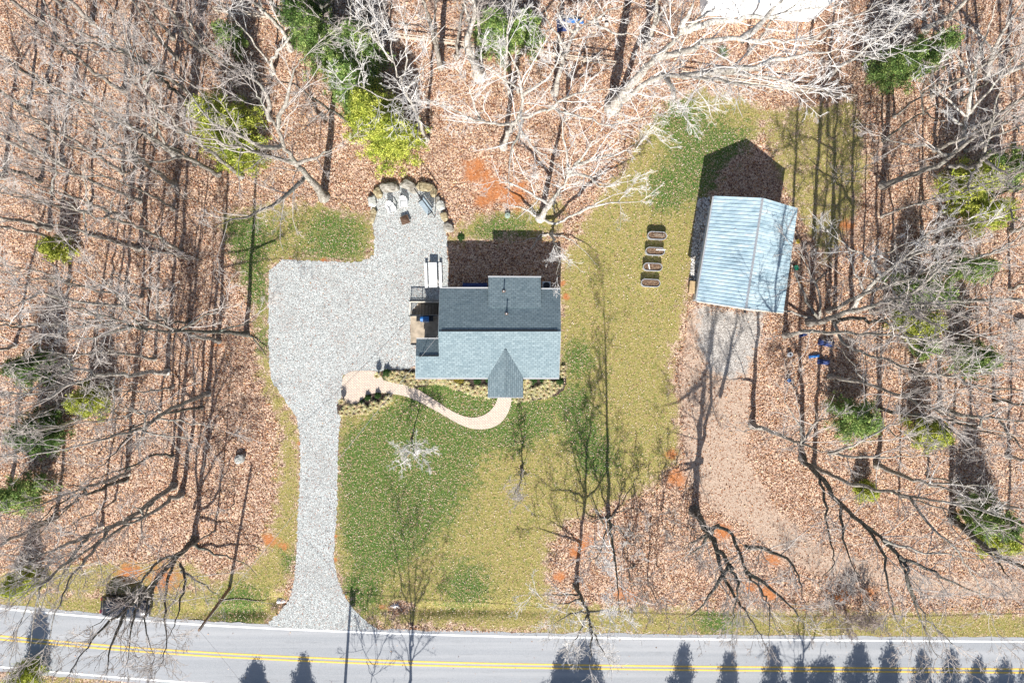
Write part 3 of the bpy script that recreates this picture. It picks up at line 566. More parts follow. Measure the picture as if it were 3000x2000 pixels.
 (9,[(820,30),(950,160),(1080,350),(1240,480),(1380,590),(1480,700),(1540,860),(1600,1000),(1680,1150),(1850,1300)],[[(1240,480),(1370,650),(1390,800),(1420,1030),(1580,1300)],[(950,160),(970,400),(1030,650),(1050,750),(930,890),(960,940)],[(1380,590),(1550,760),(1520,860),(1640,1150),(1740,1400)],[(1480,700),(1700,800),(1900,900),(2100,980)],[(1080,350),(1100,600),(1200,850)]],.27,'long dark limbed oak reaching down to the road in the lower right',dict(h=18,bark='bark_dark_shade',slope=.6)),
 (9,[(900,90),(1060,170),(1200,220),(1380,250),(1550,290),(1850,330),(2100,400),(2340,480)],[[(1550,290),(1700,500),(1880,650),(1960,800),(2050,910),(2030,980),(2110,1100),(2200,1300)],[(1380,590),(1650,680),(1830,690),(2100,720)]],.22,'grey oak bending right then down across the packed dirt track',dict(bark='bark')),
 (9,[(1850,440),(2000,580),(2150,690),(2340,780)],[[(2000,580),(2180,760),(2280,900)]],.34,'thick black trunk leaning out through the lower right edge',dict(bark='bark_dark_shade',ext=160)),
 (7,[(1330,590),(1230,680),(1110,820),(980,950),(860,1080),(700,1180),(580,1330),(480,1500)],[[(1200,740),(1140,870),(1130,1100),(1150,1300),(1080,1480)],[(1230,750),(1290,860),(1240,960),(1220,1130),(1150,1260)],[(1310,620),(1450,680),(1600,710),(1700,750),(1760,830)],[(1230,680),(1100,720),(980,860),(820,1060),(600,1200)],[(980,950),(900,1150),(880,1400)],[(1240,800),(1400,900),(1500,970)],[(1110,820),(1000,1000),(990,1200),(1060,1400)],[(860,1080),(760,1300),(730,1500)]],.28,'many stemmed dark oak leaning over the parked black car and the road',dict(h=15,bark='bark_dark_shade',slope=.7,dens=1.2)),
 (7,[(1190,215),(1050,320),(900,430),(760,500),(600,570),(400,640),(200,730),(0,860)],[[(900,470),(700,590),(500,720),(300,860),(200,1000),(100,1250),(60,1500)],[(760,500),(600,700),(480,850),(400,1050),(300,1350)],[(600,570),(440,760),(260,900),(240,1100),(190,1400)],[(1050,320),(960,450),(980,600)]],.25,'long low oak sweeping down to the bottom left corner',dict(h=17,bark='bark',slope=.5)),
 (7,[(880,130),(740,180),(600,220),(300,330),(0,430)],[[(600,220),(420,420),(200,600),(0,700)]],.18,'grey tree reaching to the left edge above the bottom left corner',{}),
 (4,[(1690,720),(1500,710),(1230,700),(1000,700),(900,670),(780,620),(600,570),(400,510)],[[(1000,700),(870,560),(780,440)],[(1690,720),(1750,760),(1830,880)],[(900,670),(700,740),(420,740)],[(1230,700),(1400,620),(1560,490)],[(1500,710),(1700,650),(1760,600)]],.22,'dark oak at the gravel edge stretching flat to the left',dict(h=14,bark='bark_dark_shade',slope=.3)),
 (4,[(1500,770),(1320,730),(1150,670),(950,590),(860,530),(770,430),(620,240)],[[(1150,670),(1000,440),(990,300)],[(860,530),(500,500),(270,430)]],.19,'pale tree crossing behind the dark oak at the gravel edge',{}),
 (4,[(1150,980),(1020,985),(900,1005),(760,1000),(640,1000),(600,960),(500,970),(350,1020),(200,1120),(0,1230)],[[(640,1010),(500,1060),(300,1170),(100,1230)],[(780,1020),(770,1120),(790,1180),(760,1400)],[(500,970),(460,860),(200,920),(0,930)]],.22,'thick pale horizontal trunk in the middle of the left woods',dict(bark='bark_pale')),
 (4,[(1060,890),(800,855),(500,850),(200,880),(0,930)],[[(800,855),(600,760),(560,600)]],.16,'straight grey trunk just above the thick pale horizontal one',{}),
 (4,[(860,535),(680,520),(480,490),(270,440),(180,375),(90,390),(0,340)],[[(270,440),(100,530),(0,570)]],.19,'pale bent trunk at the left edge above the thick horizontal one',{}),
 (4,[(1430,1130),(1250,1200),(1050,1300),(980,1380),(700,1440),(400,1530),(0,1580)],[[(980,1380),(1010,1280),(940,1250),(800,1190)],[(1050,1300),(1350,1330),(1550,1390)],[(980,1370),(970,1480)],[(980,1400),(1200,1430),(1400,1420)]],.2,'low pale tree branching over the lower left woods',dict(slope=.3)),
 (4,[(1180,420),(960,400),(860,360),(780,330),(690,290),(610,240)],[],.12,'short broken grey trunk below the fallen log at left',dict(h=9)),
 (4,[(970,465),(700,430),(400,355),(200,340),(0,285)],[],.13,'faint thin trunk running to the left edge below the fallen log',{}),
 (0,[(1205,1283),(1210,1308),(1214,1335)],[[(1208,1300),(1190,1330),(1175,1360)],[(1208,1300),(1235,1325),(1255,1355)],[(1210,1310),(1195,1300),(1170,1310)]],.07,'small silvery young tree standing alone on the front lawn',dict(h=6,bark='bark_dark_shade',twig='twig_pale',scale_l=.5,dens=3.2,z_min=1.2,fine=1.3)),
 (0,[(1530,1368),(1528,1395),(1515,1430),(1500,1462)],[[(1530,1375),(1538,1410),(1545,1450)],[(1529,1390),(1518,1425),(1519,1475)],[(1530,1372),(1505,1400),(1490,1410)],[(1530,1372),(1548,1340),(1550,1330)]],.08,'small dark stemmed tree with pale twigs on the front lawn, right of the silvery one',dict(h=6,bark='bark_dark_shade',scale_l=.45,dens=2.5,z_min=1.2)),
 (8,[(1605,900),(1640,980),(1690,1080),(1710,1180),(1760,1290),(1830,1400)],[[(1640,980),(1550,1040),(1380,1000)],[(1690,1080),(1800,1060),(1950,1120)],[(1690,1080),(1650,1200),(1560,1340)],[(1640,960),(1480,960),(1300,970)],[(1710,1180),(1720,1300),(1700,1440)],[(1690,1080),(1600,1080),(1440,1170)]],.2,'white twigged tree overhanging the road at the lawn corner',dict(h=14,bark='bark_dark_shade',twig='twig_pale',scale_l=.85,dens=1.5,t0=.25)),
 (8,[(1830,430),(1850,600),(1890,750),(1880,850),(1910,1000),(1900,1080)],[[(1830,430),(1800,550),(1780,700),(1640,760)],[(1830,440),(1950,360),(2080,400)],[(1840,460),(1930,520),(1960,600),(2060,650)],[(1800,480),(1720,330),(1700,250)],[(1830,430),(1700,470),(1640,420)]],.17,'pale twin stemmed tree on the right edge of the front lawn',dict(h=12,bark='bark_dark_shade',twig='twig_pale',scale_l=.8,dens=1.5)),
 (8,[(2100,880),(2130,930),(2180,1020),(2230,1100)],[[(2100,880),(2160,900),(2240,960)]],.07,'thin dark sapling among the leaves right of the lawn',dict(h=9,bark='bark_dark_shade',twig='twig_brown',scale_l=.6)),
 (8,[(2010,760),(1960,800),(1990,880),(2100,960)],[[(1990,880),(1960,960),(1990,1060)]],.07,'thin pale sapling beside the orange clay patch right of the lawn',dict(h=9,scale_l=.6)),
]
for reg, tk, lm, r, lab, kw in H_:
    traced(reg, tk, lm, r, lab, **kw)

def filler(px, py, h, r, lean, label, group, nl=3, **k):
    b = P(px, py); bx, by = b.x, b.y; az0 = random.uniform(0, 6.28)
    tp = [Vector((bx, by, 0))]; fk = random.uniform(.4, .6)
    for i in range(1, 5):
        z = h*i/4; tp.append(Vector((bx+lean[0]*z+random.gauss(0, .25), by+lean[1]*z+random.gauss(0, .25), z)))
    axes = [tp]; rr = [r]
    for j in range(nl):
        z0 = h*random.uniform(.4, .75); s = Vector((bx+lean[0]*z0, by+lean[1]*z0, z0)); az = az0+j*2.4+random.uniform(-.5, .5); d = Vector((math.cos(az), math.sin(az), 0))
        Lr = random.uniform(1.6, 3.6); e = [s, s+d*Lr*.45+Vector((0, 0, Lr*.5)), s+d*Lr*.8+Vector((0, 0, Lr*1.3)), s+d*Lr+Vector((0, 0, Lr*2))]
        axes.append(e); rr.append(r*.5)
    return make_tree(axes, rr, label, group, **k)
WOODS = [
 ('left', [(10,20),(640,20),(900,330),(640,560),(620,1150),(700,1600),(120,1650),(10,1500)], 56, 'slim bare grey tree among the crowded trunks of the woods left of the driveway', 'bare trees in the woods left of the driveway'),
 ('top', [(620,20),(2000,20),(1960,170),(1400,170),(1150,220),(900,220)], 9, 'bare tree standing in the strip of woods along the top of the photograph', 'bare trees along the top edge'),
 ('right', [(2450,20),(2980,20),(2980,1600),(2600,1500),(2500,1150),(2420,1000),(2560,640),(2560,330)], 40, 'slim bare tree among the crowded trunks of the woods right of the garage', 'bare trees in the woods right of the garage')]
VB = [(90,'level with the top rail fence'),(230,'level with the stout sycamore foot'),(400,'level with the cedars'),(560,'level with the fire pit'),(720,'level with the raised beds'),(880,'level with the picnic table'),(1060,'level with the house ridge'),(1230,'level with the paver path'),(1420,'level with the lone white rock'),(1620,'low in the photo above the verge'),(9999,'close to the roadside verge')]
def where(px, py, side):
    v = next(t for y, t in VB if py < y)
    if side == 'left': hz = 'at the left edge' if px < 160 else 'left half of the woods' if px < 340 else 'nearing the gravel side' if px < 560 else 'last before the clearing'
    elif side == 'top': hz = 'left of the conifers' if px < 1000 else 'around the sycamore' if px < 1500 else 'near the leaning oak'
    else: hz = 'first row past the clearing' if px < 2600 else 'mid woods' if px < 2780 else 'toward the right edge' if px < 2900 else 'at the right edge'
    return v+', '+hz
TONE = {'bark': 'grey', 'bark_dark_shade': 'dark', 'bark_pale': 'pale'}
def inside(pt, poly):
    x, y = pt; c = False
    for i in range(len(poly)):
        a, b = poly[i], poly[i-1]
        if (a[1] > y) != (b[1] > y) and x < (b[0]-a[0])*(y-a[1])/(b[1]-a[1])+a[0]: c = not c
    return c
for nm, poly, cnt, lab, grp in WOODS:
    got = []; tries = 0
    while len(got) < cnt and tries < 20000:
        tries += 1; p = (random.uniform(0, 3000), random.uniform(0, 1700))
        if inside(p, poly) and all(math.dist(p, q) > 70 for q in got): got.append(p)
    for p in got:
        lx = -(p[0]-1500)/1500*.09+random.gauss(0, .03)
        bk = random.choice(['bark', 'bark', 'bark_dark_shade', 'bark_pale']); r_ = random.choice([.09, .11, .13, .16, .2, .24])
        filler(p[0], p[1], random.uniform(12, 19), r_, (lx, random.gauss(0, .03)), '%s %s tree %s' % ('thick' if r_ > .18 else 'slim' if r_ < .12 else 'bare', TONE[bk], where(p[0], p[1], nm)), grp, nl=random.choice([1, 2, 3]),
               bark=bk, twig=random.choice(['twig', 'twig', 'twig_pale', 'twig_brown']), t0=.5, dens=.7, scale_l=.8, fine=.75)
# trees south of the road and frame, whose shadows cross the tarmac
for px, py, h, r in ((1185,2165,14,.2),(1085,2085,6,.06),(2330,2230,14,.16)):
    filler(px, py, h, r, (.02, .0), 'bare tree on the far side of the road', 'bare trees beyond the road', nl=4, t0=.35)
def sapling(px, py, h, lab, grp, twig='twig'):
    b = P(px, py); ax = [[b, b+Vector((random.gauss(0,.15), random.gauss(0,.15), h*.5)), b+Vector((random.gauss(0,.3), random.gauss(0,.3), h))]]
    make_tree(ax, [.035], lab, grp, name='sapling', bark='bark_dark_shade', twig=twig, t0=.2, dens=2.2, scale_l=.33, z_min=.4, fine=.7, up=.08)
for poly, cnt, lab, grp in (([(1750,1500),(1990,1440),(2040,1560),(2060,1760),(1800,1740),(1720,1640)], 22, 'thin leafless sapling in the leaves between the front lawn and the dark oak', 'saplings right of the front lawn'),
    ([(20,300),(600,560),(560,1100),(700,1500),(60,1600)], 24, 'thin leafless sapling under the trees left of the driveway', 'saplings left of the driveway'),
    ([(2420,500),(2950,300),(2950,1500),(2500,1200)], 22, 'thin leafless sapling under the trees right of the garage', 'saplings right of the garage')):
    c = 0
    while c < cnt:
        p = (random.uniform(0, 3000), random.uniform(200, 1800))
        if inside(p, poly): sapling(*p, random.uniform(3, 6), lab if 'lawn' in grp else 'thin leafless sapling '+where(p[0], p[1], 'left' if 'left' in grp else 'right'), grp, random.choice(['twig_brown', 'twig'])); c += 1

# ------------------------------------------------------------ evergreens and plants
def leaf_cloud(C, s, cols):
    n = len(C); a = rng.normal(0, 1, (n, 3)); a /= np.linalg.norm(a, axis=1)[:,None]; b = rng.normal(0, 1, (n, 3)); b -= (a*b).sum(1)[:,None]*a; b /= np.linalg.norm(b, axis=1)[:,None]
    u, v = a*s[:,None], b*(s*.45)[:,None]
    return np.stack([C-u, C-v, C+u, C+v], 1).reshape(-1, 3), np.arange(4*n).reshape(n, 4), np.repeat(cols, 4, 0)
def evergreen(px, py, rx, h, label, dens=1.0, hue=0, group=None, name='evergreen_tree', cat='tree'):
    """px,py: foot; rx: crown radius in metres"""
    b = P(px, py); root = thing(name, b, label, cat, group)
    nb = int(46*dens*max(1, rx/1.6)); S, C, W = [], [], []
    bv, bf, off = [], [], 0
    for i in range(nb):
        t = (i+.5)/nb; z = h*(.12+.86*t); az = i*2.4+random.uniform(-.4, .4); R = rx*(1-t)**.7*random.uniform(.55, 1.12)+.15
        e = np.array([math.cos(az)*R, math.sin(az)*R, z+R*.12]); s0 = np.array([0, 0, z-.2*R]); V, F = segs_arr(s0[None], e[None], np.array([.03]), np.array([.01]), 3); bv.append(V); bf.append(F+off); off += len(V)
        k = int(16*R/rx+6)
        for q in range(k):
            f = random.uniform(.25, 1.05); c = s0+(e-s0)*f+rng.normal(0, .13*rx**.5, 3); C.append(c); W.append(.12+.1*(1-f))
    C = np.array(C); W = np.array(W); m = 22
    L = (C[:,None]+rng.normal(0, 1, (len(C), m, 3))*W[:,None,None]).reshape(-1, 3); n = len(L)
    pals = {0: ((.42,.47,.07), (.62,.64,.14), (.2,.26,.04)), 1: ((.2,.32,.09), (.38,.48,.15), (.09,.16,.04)), 2: ((.08,.16,.04), (.17,.26,.07), (.04,.08,.02))}[hue]
    cl = np.array(pals)[rng.integers(0, 3, len(C))]; cols = np.repeat(cl, m, 0)*rng.uniform(.7, 1.25, n)[:,None]
    V, F, c = leaf_cloud(L, rng.uniform(.05, .11, n), cols)
    np_obj('crown', V, F, M['foliage'], root, cols=c)
    V, F = tube_arr([(0,0,-.05),(0,0,h*.5),(0,0,h)], [.12*h/8+.03, .08*h/8+.02, .02], 7)
    np_obj('trunk', np.concatenate([V]+bv), np.concatenate([F]+[x+len(V) for x in bf]), M['bark'], root)
EV = [
 (700,400,2.9,9,'bright yellow green cedar in the upper left woods among bare limbs',1.2,0),(725,465,2.0,6,'yellow green cedar just below the brighter cedar in the upper left woods',1,0),
 (1165,430,2.6,7.5,'bright yellow green evergreen right behind the fire pit boulders',1.4,0),(1110,370,2.5,8,'yellow green evergreen standing behind the brightest one by the fire pit',1.3,0),(1060,300,2.3,9,'middle green evergreen in the row behind the fire pit',1.2,1),
 (985,190,2.6,10,'tall green conifer at the top edge left of centre',1.2,1),(930,110,2.3,9,'deep green conifer at the top edge beside the rail fence',1.2,2),(1085,200,2.2,9,'pale green conifer behind the slender white tree',1,1),
 (1450,140,2.1,7,'loose green evergreen at the top behind the bare pale trees',1,1),(1540,130,1.7,6,'small thin evergreen beside the blue tarp at the top',.7,1),(700,140,1.2,5,'thin evergreen below the rail fence at upper left',.6,1),
 (2560,240,1.8,8,'soft green pine above the right woods clearing',.9,1),(2630,220,1.9,9,'larger soft green pine near the top right',.9,1),
 (2780,560,2.3,7,'sparse yellow green evergreen beyond the thick leaning tree',.7,0),(2830,640,2.2,6,'yellow green thicket pine at right edge height of the garage',.6,0),(2880,520,2.0,8,'green pine nearly at the right edge above the garage level',.9,1),
 (2650,870,2.4,7,'green pine in the middle of the right woods',.8,1),(2640,950,2.0,6,'yellow green pine in the middle of the right woods',.7,0),(2690,1015,.9,3,'small round green holly in the right woods',.8,1),
 (2470,1220,2.2,6,'green pine right of the dirt track below the blue clutter',.9,1),(2680,1260,1.6,5,'yellow green pine in the lower right woods',.8,0),(2800,1050,1.9,6,'green pine near the right edge below centre',.7,1),(2770,800,1.7,7,'thin green pine right of the garage behind bare limbs',.6,1),
 (2830,1500,2.0,7,'green pine at the lower right edge',.9,1),(2870,1560,1.6,5,'yellow green pine beside the thick black trunk at lower right',.9,0),(2520,1430,.8,2.5,'small green shrub pine under the lower right oaks',.6,0),
 (200,735,1.0,4,'small yellow green cedar above the fallen log at left',.7,0),(150,1075,1.8,6,'dark green pine at the left edge',.8,2),(300,1170,1.6,5,'yellow green cedar below the thick pale horizontal trunk',.8,0),(160,1260,2.2,6,'bushy dark green pine in the lower left woods',1,2),(120,1430,1.8,6,'grey green pine near the bottom left',.7,1),(90,1690,1.2,4,'low yellow green bush by the road at the left edge',.8,0),(110,1950,1.2,4,'yellow green bush beyond the road at the bottom left corner',.9,0)]
for px, py, rx, h, lab, dn, hue in EV: evergreen(px, py, rx*1.2, h, lab, dn, hue)
for i, (px, h, rx, py) in enumerate(((880,7,1.2,2120),(740,5,1.3,2100),(1700,10,2.2,2150),(1640,7,1.6,2110),(1990,8,1.4,2130),(2120,9,1.6,2180),(2250,12,1.7,2200),(2330,10,1.5,2170),(2400,13,2.4,2190),(2500,15,2.6,2210),(2590,14,2.4,2180),(2690,11,1.8,2160),(2770,14,2.2,2200),(2850,12,2.0,2170),(2930,15,2.3,2200),(3010,13,2.2,2190))):
    h = min(h, (py-1885-random.uniform(0, 60))/38)
    evergreen(px, py, rx*random.uniform(.9, 1.5), h, 'dark conifer standing on the far side of the road', .8, 2, 'conifers beyond the road', 'conifer_tree')
def blade_clump(name, n, r, h, cols, mat='foliage', droop=.5):
    V, F, Cc = [], [], []
    for i in range(n):
        az = random.uniform(0, 6.28); d = Vector((math.cos(az), math.sin(az), 0)); s = Vector((-d.y, d.x, 0))*random.uniform(.008, .016); R = r*random.uniform(.5, 1.1); hh = h*random.uniform(.6, 1.1); b0 = d*random.uniform(0, .06)
        ps = [b0, b0+d*R*.35+Vector((0,0,hh*.75)), b0+d*R*.75+Vector((0,0,hh*.9)), b0+d*R+Vector((0,0,hh*droop))]; k = len(V)
        for j, p in enumerate(ps): w = s*(1-.25*j); V += [p-w, p+w]
        F += [[k+2*j, k+2*j+1, k+2*j+3, k+2*j+2] for j in range(3)]; c = random.choice(cols); Cc += [[x*random.uniform(.8, 1.2) for x in c]]*8
    return np.array([tuple(v) for v in V]), np.array(F), np.array(Cc)
TANS = [(.72,.62,.38),(.8,.72,.5),(.55,.44,.22),(.62,.6,.34),(.4,.36,.14)]
clumpV = [blade_clump('g', 230, .42, .42, TANS) for _ in range(4)]
protos = []
for V, F, c in clumpV:
    protos.append(None)
def clump(px, py, s, lab, grp, i):
    V, F, c = clumpV[i % 4]
    if protos[i % 4] is None:
        o = np_obj('grass_clump', V, F, M['foliage'], cols=c); protos[i % 4] = o
    else:
        o = protos[i % 4].copy(); COL.objects.link(o)
    o.location = P(px, py) + Vector((0, 0, .03)); o.rotation_euler = (0, 0, random.uniform(0, 6)); o.scale = (s, s, s)
    tag(o, lab, 'grass plant', grp)
g1 = 'ornamental grass clumps in the bed along the house front'; l1 = 'tan ornamental grass clump in the dark mulch bed along the house front'
for i, (x, y) in enumerate([(1165,1096),(1180,1093),(1196,1097),(1211,1100),(1140,1100),(1150,1108),(1170,1112),(1188,1114),(1205,1112),(1150,1094),(1205,1126),(1222,1118),(1235,1118),(1246,1116),(1262,1117),(1280,1112),(1292,1117),(1302,1117),(1320,1123),(1337,1131),(1357,1136),(1372,1141),(1368,1124),(1392,1148),(1399,1136),(1410,1151),(1420,1139),(1428,1155),(1546,1120),(1558,1144),(1545,1147),(1536,1152),(1574,1140),(1590,1136),(1604,1120),(1612,1128),(1594,1156),(1608,1150),(1622,1140),(1548,1164),(1532,1168),(1571,1158),(1584,1148),(1640,1128),(1628,1125),(1515,1168),(1538,1128),(1648,1096),(1650,1078)]):
    clump(x, y, random.uniform(.75, 1.15), l1, g1, i)
g2_ = 'ornamental grass clumps in the kidney shaped bed by the driveway'; l2 = 'tan ornamental grass clump in the kidney shaped bed by the driveway'
for i, (x, y) in enumerate([(1004,1208),(1027,1206),(1019,1194),(1040,1194),(1054,1203),(1072,1202),(1088,1196),(1107,1189),(1125,1180),(1139,1168),(1097,1184),(1062,1190)]):
    clump(x, y, random.uniform(.8, 1.2), l2, g2_, i)
def bush(px, py, r, h, lab, cols, grp=None, n=2600):
    b = P(px, py); root = thing('shrub', b, lab, 'shrub', grp)
    a = rng.normal(0, 1, (n, 3)); a /= np.linalg.norm(a, axis=1)[:,None]; a[:,2] = np.abs(a[:,2]); rr = rng.uniform(.55, 1, n)**.6*(1+.12*np.sin(a[:,0]*9)+.1*np.sin(a[:,1]*11))
    C = a*rr[:,None]*np.array([r, r, h]); V, F, c = leaf_cloud(C, rng.uniform(.02, .05, n), np.array(cols)[rng.integers(0, len(cols), n)]*rng.uniform(.7, 1.2, n)[:,None])
    np_obj('foliage', V, F, M['foliage'], root, cols=c)
    mb = MB()
    for i in range(6):
        az = i*1.05; mb.cyl((0,0,0), (math.cos(az)*r*.6, math.sin(az)*r*.6, h*.6), .015, .006, 5)
    mb.build('stems', M['bark_dark_shade'], root)
GR = [(.03,.08,.02),(.06,.13,.03),(.09,.17,.05)]; OL = [(.35,.3,.05),(.45,.34,.08),(.25,.25,.05)]
bush(1398,1116,.38,.5,'round dark green shrub in the bed left of the porch', GR); bush(1430,1112,.3,.4,'small green shrub against the porch corner, left side', GR)
bush(1343,1112,.55,.4,'yellow orange spreading shrub in the front bed', OL); bush(1330,1120,.4,.35,'smaller yellow shrub at the left end of the orange one', OL)
bush(1560,1113,.42,.45,'round olive green shrub right of the porch', GR); bush(1590,1110,.35,.4,'second olive green shrub right of the porch, nearer the house corner', GR)
bush(1638,1118,.4,.7,'dark upright shrub at the right front corner of the house', GR); bush(1134,1092,.4,.75,'dark upright shrub at the driveway end of the front bed', GR)
bush(1078,1164,.3,.6,'dark conical shrub, left one of the pair in the kidney shaped bed', GR); bush(1107,1158,.3,.6,'dark conical shrub, right one of the pair in the kidney shaped bed', GR)
bush(1060,1181,.28,.45,'lower green shrub in the kidney shaped bed', GR); bush(1130,1104,.35,.25,'pale green low shrub beside the path at the front bed', [(.2,.24,.1),(.3,.32,.18)])
bush(1350,695,.0001+.35,.25,'low green plant by the back lawn edge', GR)
V, F, c = blade_clump('y', 160, .75, .7, [(.1,.2,.08),(.16,.26,.12),(.05,.12,.05)], droop=.7)
o = np_obj('yucca', V, F, M['foliage'], cols=c); o.location = P(2115,160); tag(o, 'spiky green yucca under the pale limbs by the far fence', 'plant')
# twiggy roadside thicket
for px, py in ((2480,1800),(2515,1785),(2550,1800),(2440,1805)):
    b = P(px, py); make_tree([[b, b+Vector((random.gauss(0,.3), .1, 1.2)), b+Vector((random.gauss(0,.5), 0, 2.4))]], [.04], 'low leafless thicket shrub at the roadside in the lower right', 'roadside thicket', name='bare_shrub', bark='bark_dark_shade', twig='twig_brown', t0=.08, dens=9, scale_l=.45, z_min=.1)

# ------------------------------------------------------------ house
def building_house():
    c = P(1450, 980); R = thing('house', (c.x, c.y, 0), 'grey shingled single storey house with a gabled front porch', 'house'); L = lambda q: Vector(q)-Vector((c.x, c.y, 0))
    EZ, RZ = 3.9, 5.8
    def pl(px, py, z): return L(P(px, py, z))
    zs = lambda y: RZ-(y-970)/136*(RZ-EZ)                       # south plane height at photo row y
    # south plane incl. west wing
    ms = MB(); ms.slab([pl(1284,970,RZ), pl(1286,1043,zs(1043)), pl(1218,1043,zs(1043)), pl(1217,1106,EZ), pl(1638,1106,EZ), pl(1643,970,RZ)], .16)
    ms.build('roof', M['shingle'], R)
    mn = MB(); mn.slab([pl(1288.5,845,EZ), pl(1284,970,RZ), pl(1643,970,RZ), pl(1641,848,EZ)], .16); mn.build('roof', M['shingle'], R)
    wl = MB(); wl.slab([pl(1220,993,3.95), pl(1218,1042.5,zs(1043)-.004), pl(1285.5,1042.5,zs(1043)-.004), pl(1285.5,993,3.95)], .16); wl.build('roof', M['shingle'], R)
    dm = MB(); dm.slab([pl(1431,809.5,3.85), pl(1431,900,4.86+.05), pl(1585,900,4.86+.05), pl(1584,811,3.85)], .2); do = dm.build('dormer_roof', M['shingle'], R)
    MB().slab([pl(1430,808,3.86), pl(1430,812,3.88), pl(1585.5,813,3.88), pl(1585.5,809,3.86)], .24).build('fascia', M['trim'], do)
    # ridge caps, dark vent gap
    rd = MB(); a, b = pl(1284,970,RZ), pl(1643,970,RZ); rd.slab([a+Vector((.3,.16,-.02)), a+Vector((.3,-.02,.07)), b+Vector((-.3,-.02,.07)), b+Vector((-.3,.16,-.02))], .05); rd.build('ridge_vent', M['black'], R)
    rd = MB(); rd.slab([a+Vector((.05,-.02,.075)), a+Vector((.05,-.26,-.03)), b+Vector((-.05,-.26,-.03)), b+Vector((-.05,-.02,.075))], .05); rd.build('ridge_cap', M['shingle'], R)
    a, b = pl(1218,1043,zs(1043)), pl(1285,1043,zs(1043)); rd = MB(); rd.slab([a+Vector((.3,.12,0)), a+Vector((.3,-.02,.06)), b+Vector((0,-.02,.06)), b+Vector((0,.12,0))], .05); rd.build('ridge_vent', M['black'], R)
    # porch gable
    AZ = zs(1018); ap, rf = pl(1481,1018,AZ), pl(1481,1163,AZ-.0); la, lf = pl(1430,1105,EZ+.02), pl(1428.5,1163,EZ+.02); ra, rfr = pl(1532,1105,EZ+.02), pl(1533,1163,EZ+.02)
    up = Vector((0, 0, .03))
    pg = MB(); pg.add([ap+up, la+up, lf+up, rf+up, ra+up, rfr+up], [[0,1,2,3],[0,3,5,4]]); pg.add([p-Vector((0,0,.12)) for p in (lf, rf, rfr)]+[lf+up, rf+up, rfr+up], [[0,1,4,3],[1,2,5,4]])
    pg.add([la+up, lf+up, lf-Vector((0,0,.12)), la-Vector((0,0,.12)), ra+up, rfr+up, rfr-Vector((0,0,.12)), ra-Vector((0,0,.12))], [[0,3,2,1],[4,5,6,7]])
    po = pg.build('porch_roof', M['shingle_r'], R)
    rc = MB(); rc.slab([ap+Vector((-.13,-.2,-.03)), rf+Vector((-.13,0,-.03)), rf+Vector((0,0,.1)), ap+Vector((0,-.2,.1))], .04); rc.slab([ap+Vector((0,-.2,.1)), rf+Vector((0,0,.1)), rf+Vector((.13,0,-.03)), ap+Vector((.13,-.2,-.03))], .04); rc.build('ridge_cap', M['shingle_r'], po)
    tr = MB()
    for p, q in ((lf, rf), (rf, rfr)): tr.slab([p+Vector((0,-.0,.035)), p+Vector((0,-.07,.035)), q+Vector((0,-.07,.035)), q+Vector((0,0,.035))], .2)
    tr.build('fascia', M['trim'], po)
    for a, b in ((pl(1217,1106,EZ), pl(1429,1106,EZ)), (pl(1533,1106,EZ), pl(1638,1106,EZ))):
        MB().box(((a+b)/2+Vector((0,-.07,-.08))), ((b-a).length, .12, .12)).build('gutter', M['trim'], R)
    for a, b in ((pl(1288.5,845,EZ), pl(1430,845.5,EZ)), (pl(1586,847.5,EZ), pl(1641,848,EZ))):
        MB().box(((a+b)/2+Vector((0,.07,-.08))), ((b-a).length, .12, .12)).build('gutter', M['trim'], R)
    a, b = pl(1220,993,3.95), pl(1286,993,3.95); MB().box((a+b)/2+Vector((0,.06,-.08)), ((b-a).length, .1, .12)).build('gutter', M['trim'], R)
    rk = MB()
    for a, b, s in ((pl(1284,970,RZ), pl(1288.5,845,EZ), -1), (pl(1643,970,RZ), pl(1641,848,EZ), 1), (pl(1643,970,RZ), pl(1638,1106,EZ), 1), (pl(1218,1043,zs(1043)), pl(1217,1106,EZ), -1)):
        x = Vector((.02*s, 0, 0)); rk.slab([a+x*.1, b+x*.1, b+x, a+x][::(1 if s*((b-a).y) > 0 else -1)], .22)
    rk.build('rake_board', M['trim'], R)
    # walls (inset under the eaves)
    def wall(x0, x1, y0, y1, h, name='wall'):
        MB().box(((x0+x1)/2-c.x, (y0+y1)/2-c.y, h/2), (x1-x0, y1-y0, h)).build(name, M['siding'], R)
    x0, x1 = P(1288,0,EZ).x+.32, P(1641,0,EZ).x-.3; yn, ysn = P(0,845,EZ).y-.35, P(0,1106,EZ).y+.35
    wall(x0, x1, ysn, yn, 3.74); dx0, dx1 = P(1431,0,3.85).x+.12, P(1585,0,3.85).x-.12
    wall(dx0, dx1, yn+.003, P(0,809,3.85).y-.25, 3.64, 'wall'); wx0 = P(1217,0,EZ).x+.3; wall(wx0, x0-.003, ysn+.002, P(0,993,3.95).y-.25, 3.73, 'wall')
    # windows, doors on every side
    def win(x, y, face, w=.9, h=1.2, z=1.7):
        t = (w, .08, h) if face in 'ns' else (.08, w, h); d = {'n': (0,.03), 's': (0,-.03), 'e': (.03,0), 'w': (-.03,0)}[face]
        f = MB().box((x-c.x+d[0], y-c.y+d[1], z), t).build('window', M['white'], R)
        t2 = (w-.14, .03, h-.14) if face in 'ns' else (.03, w-.14, h-.14); MB().box((x-c.x+d[0]*2.6, y-c.y+d[1]*2.6, z), t2).build('pane', M['glass'], f)
    for x in (-8.4, -6, -3.6, 2.2, 3.6): win(x, ysn, 's')
    for x in (-5.6, -3.6): win(x, yn, 'n')
    for x in (-.8, 1.2): win(x, P(0,809,3.85).y-.25, 'n')
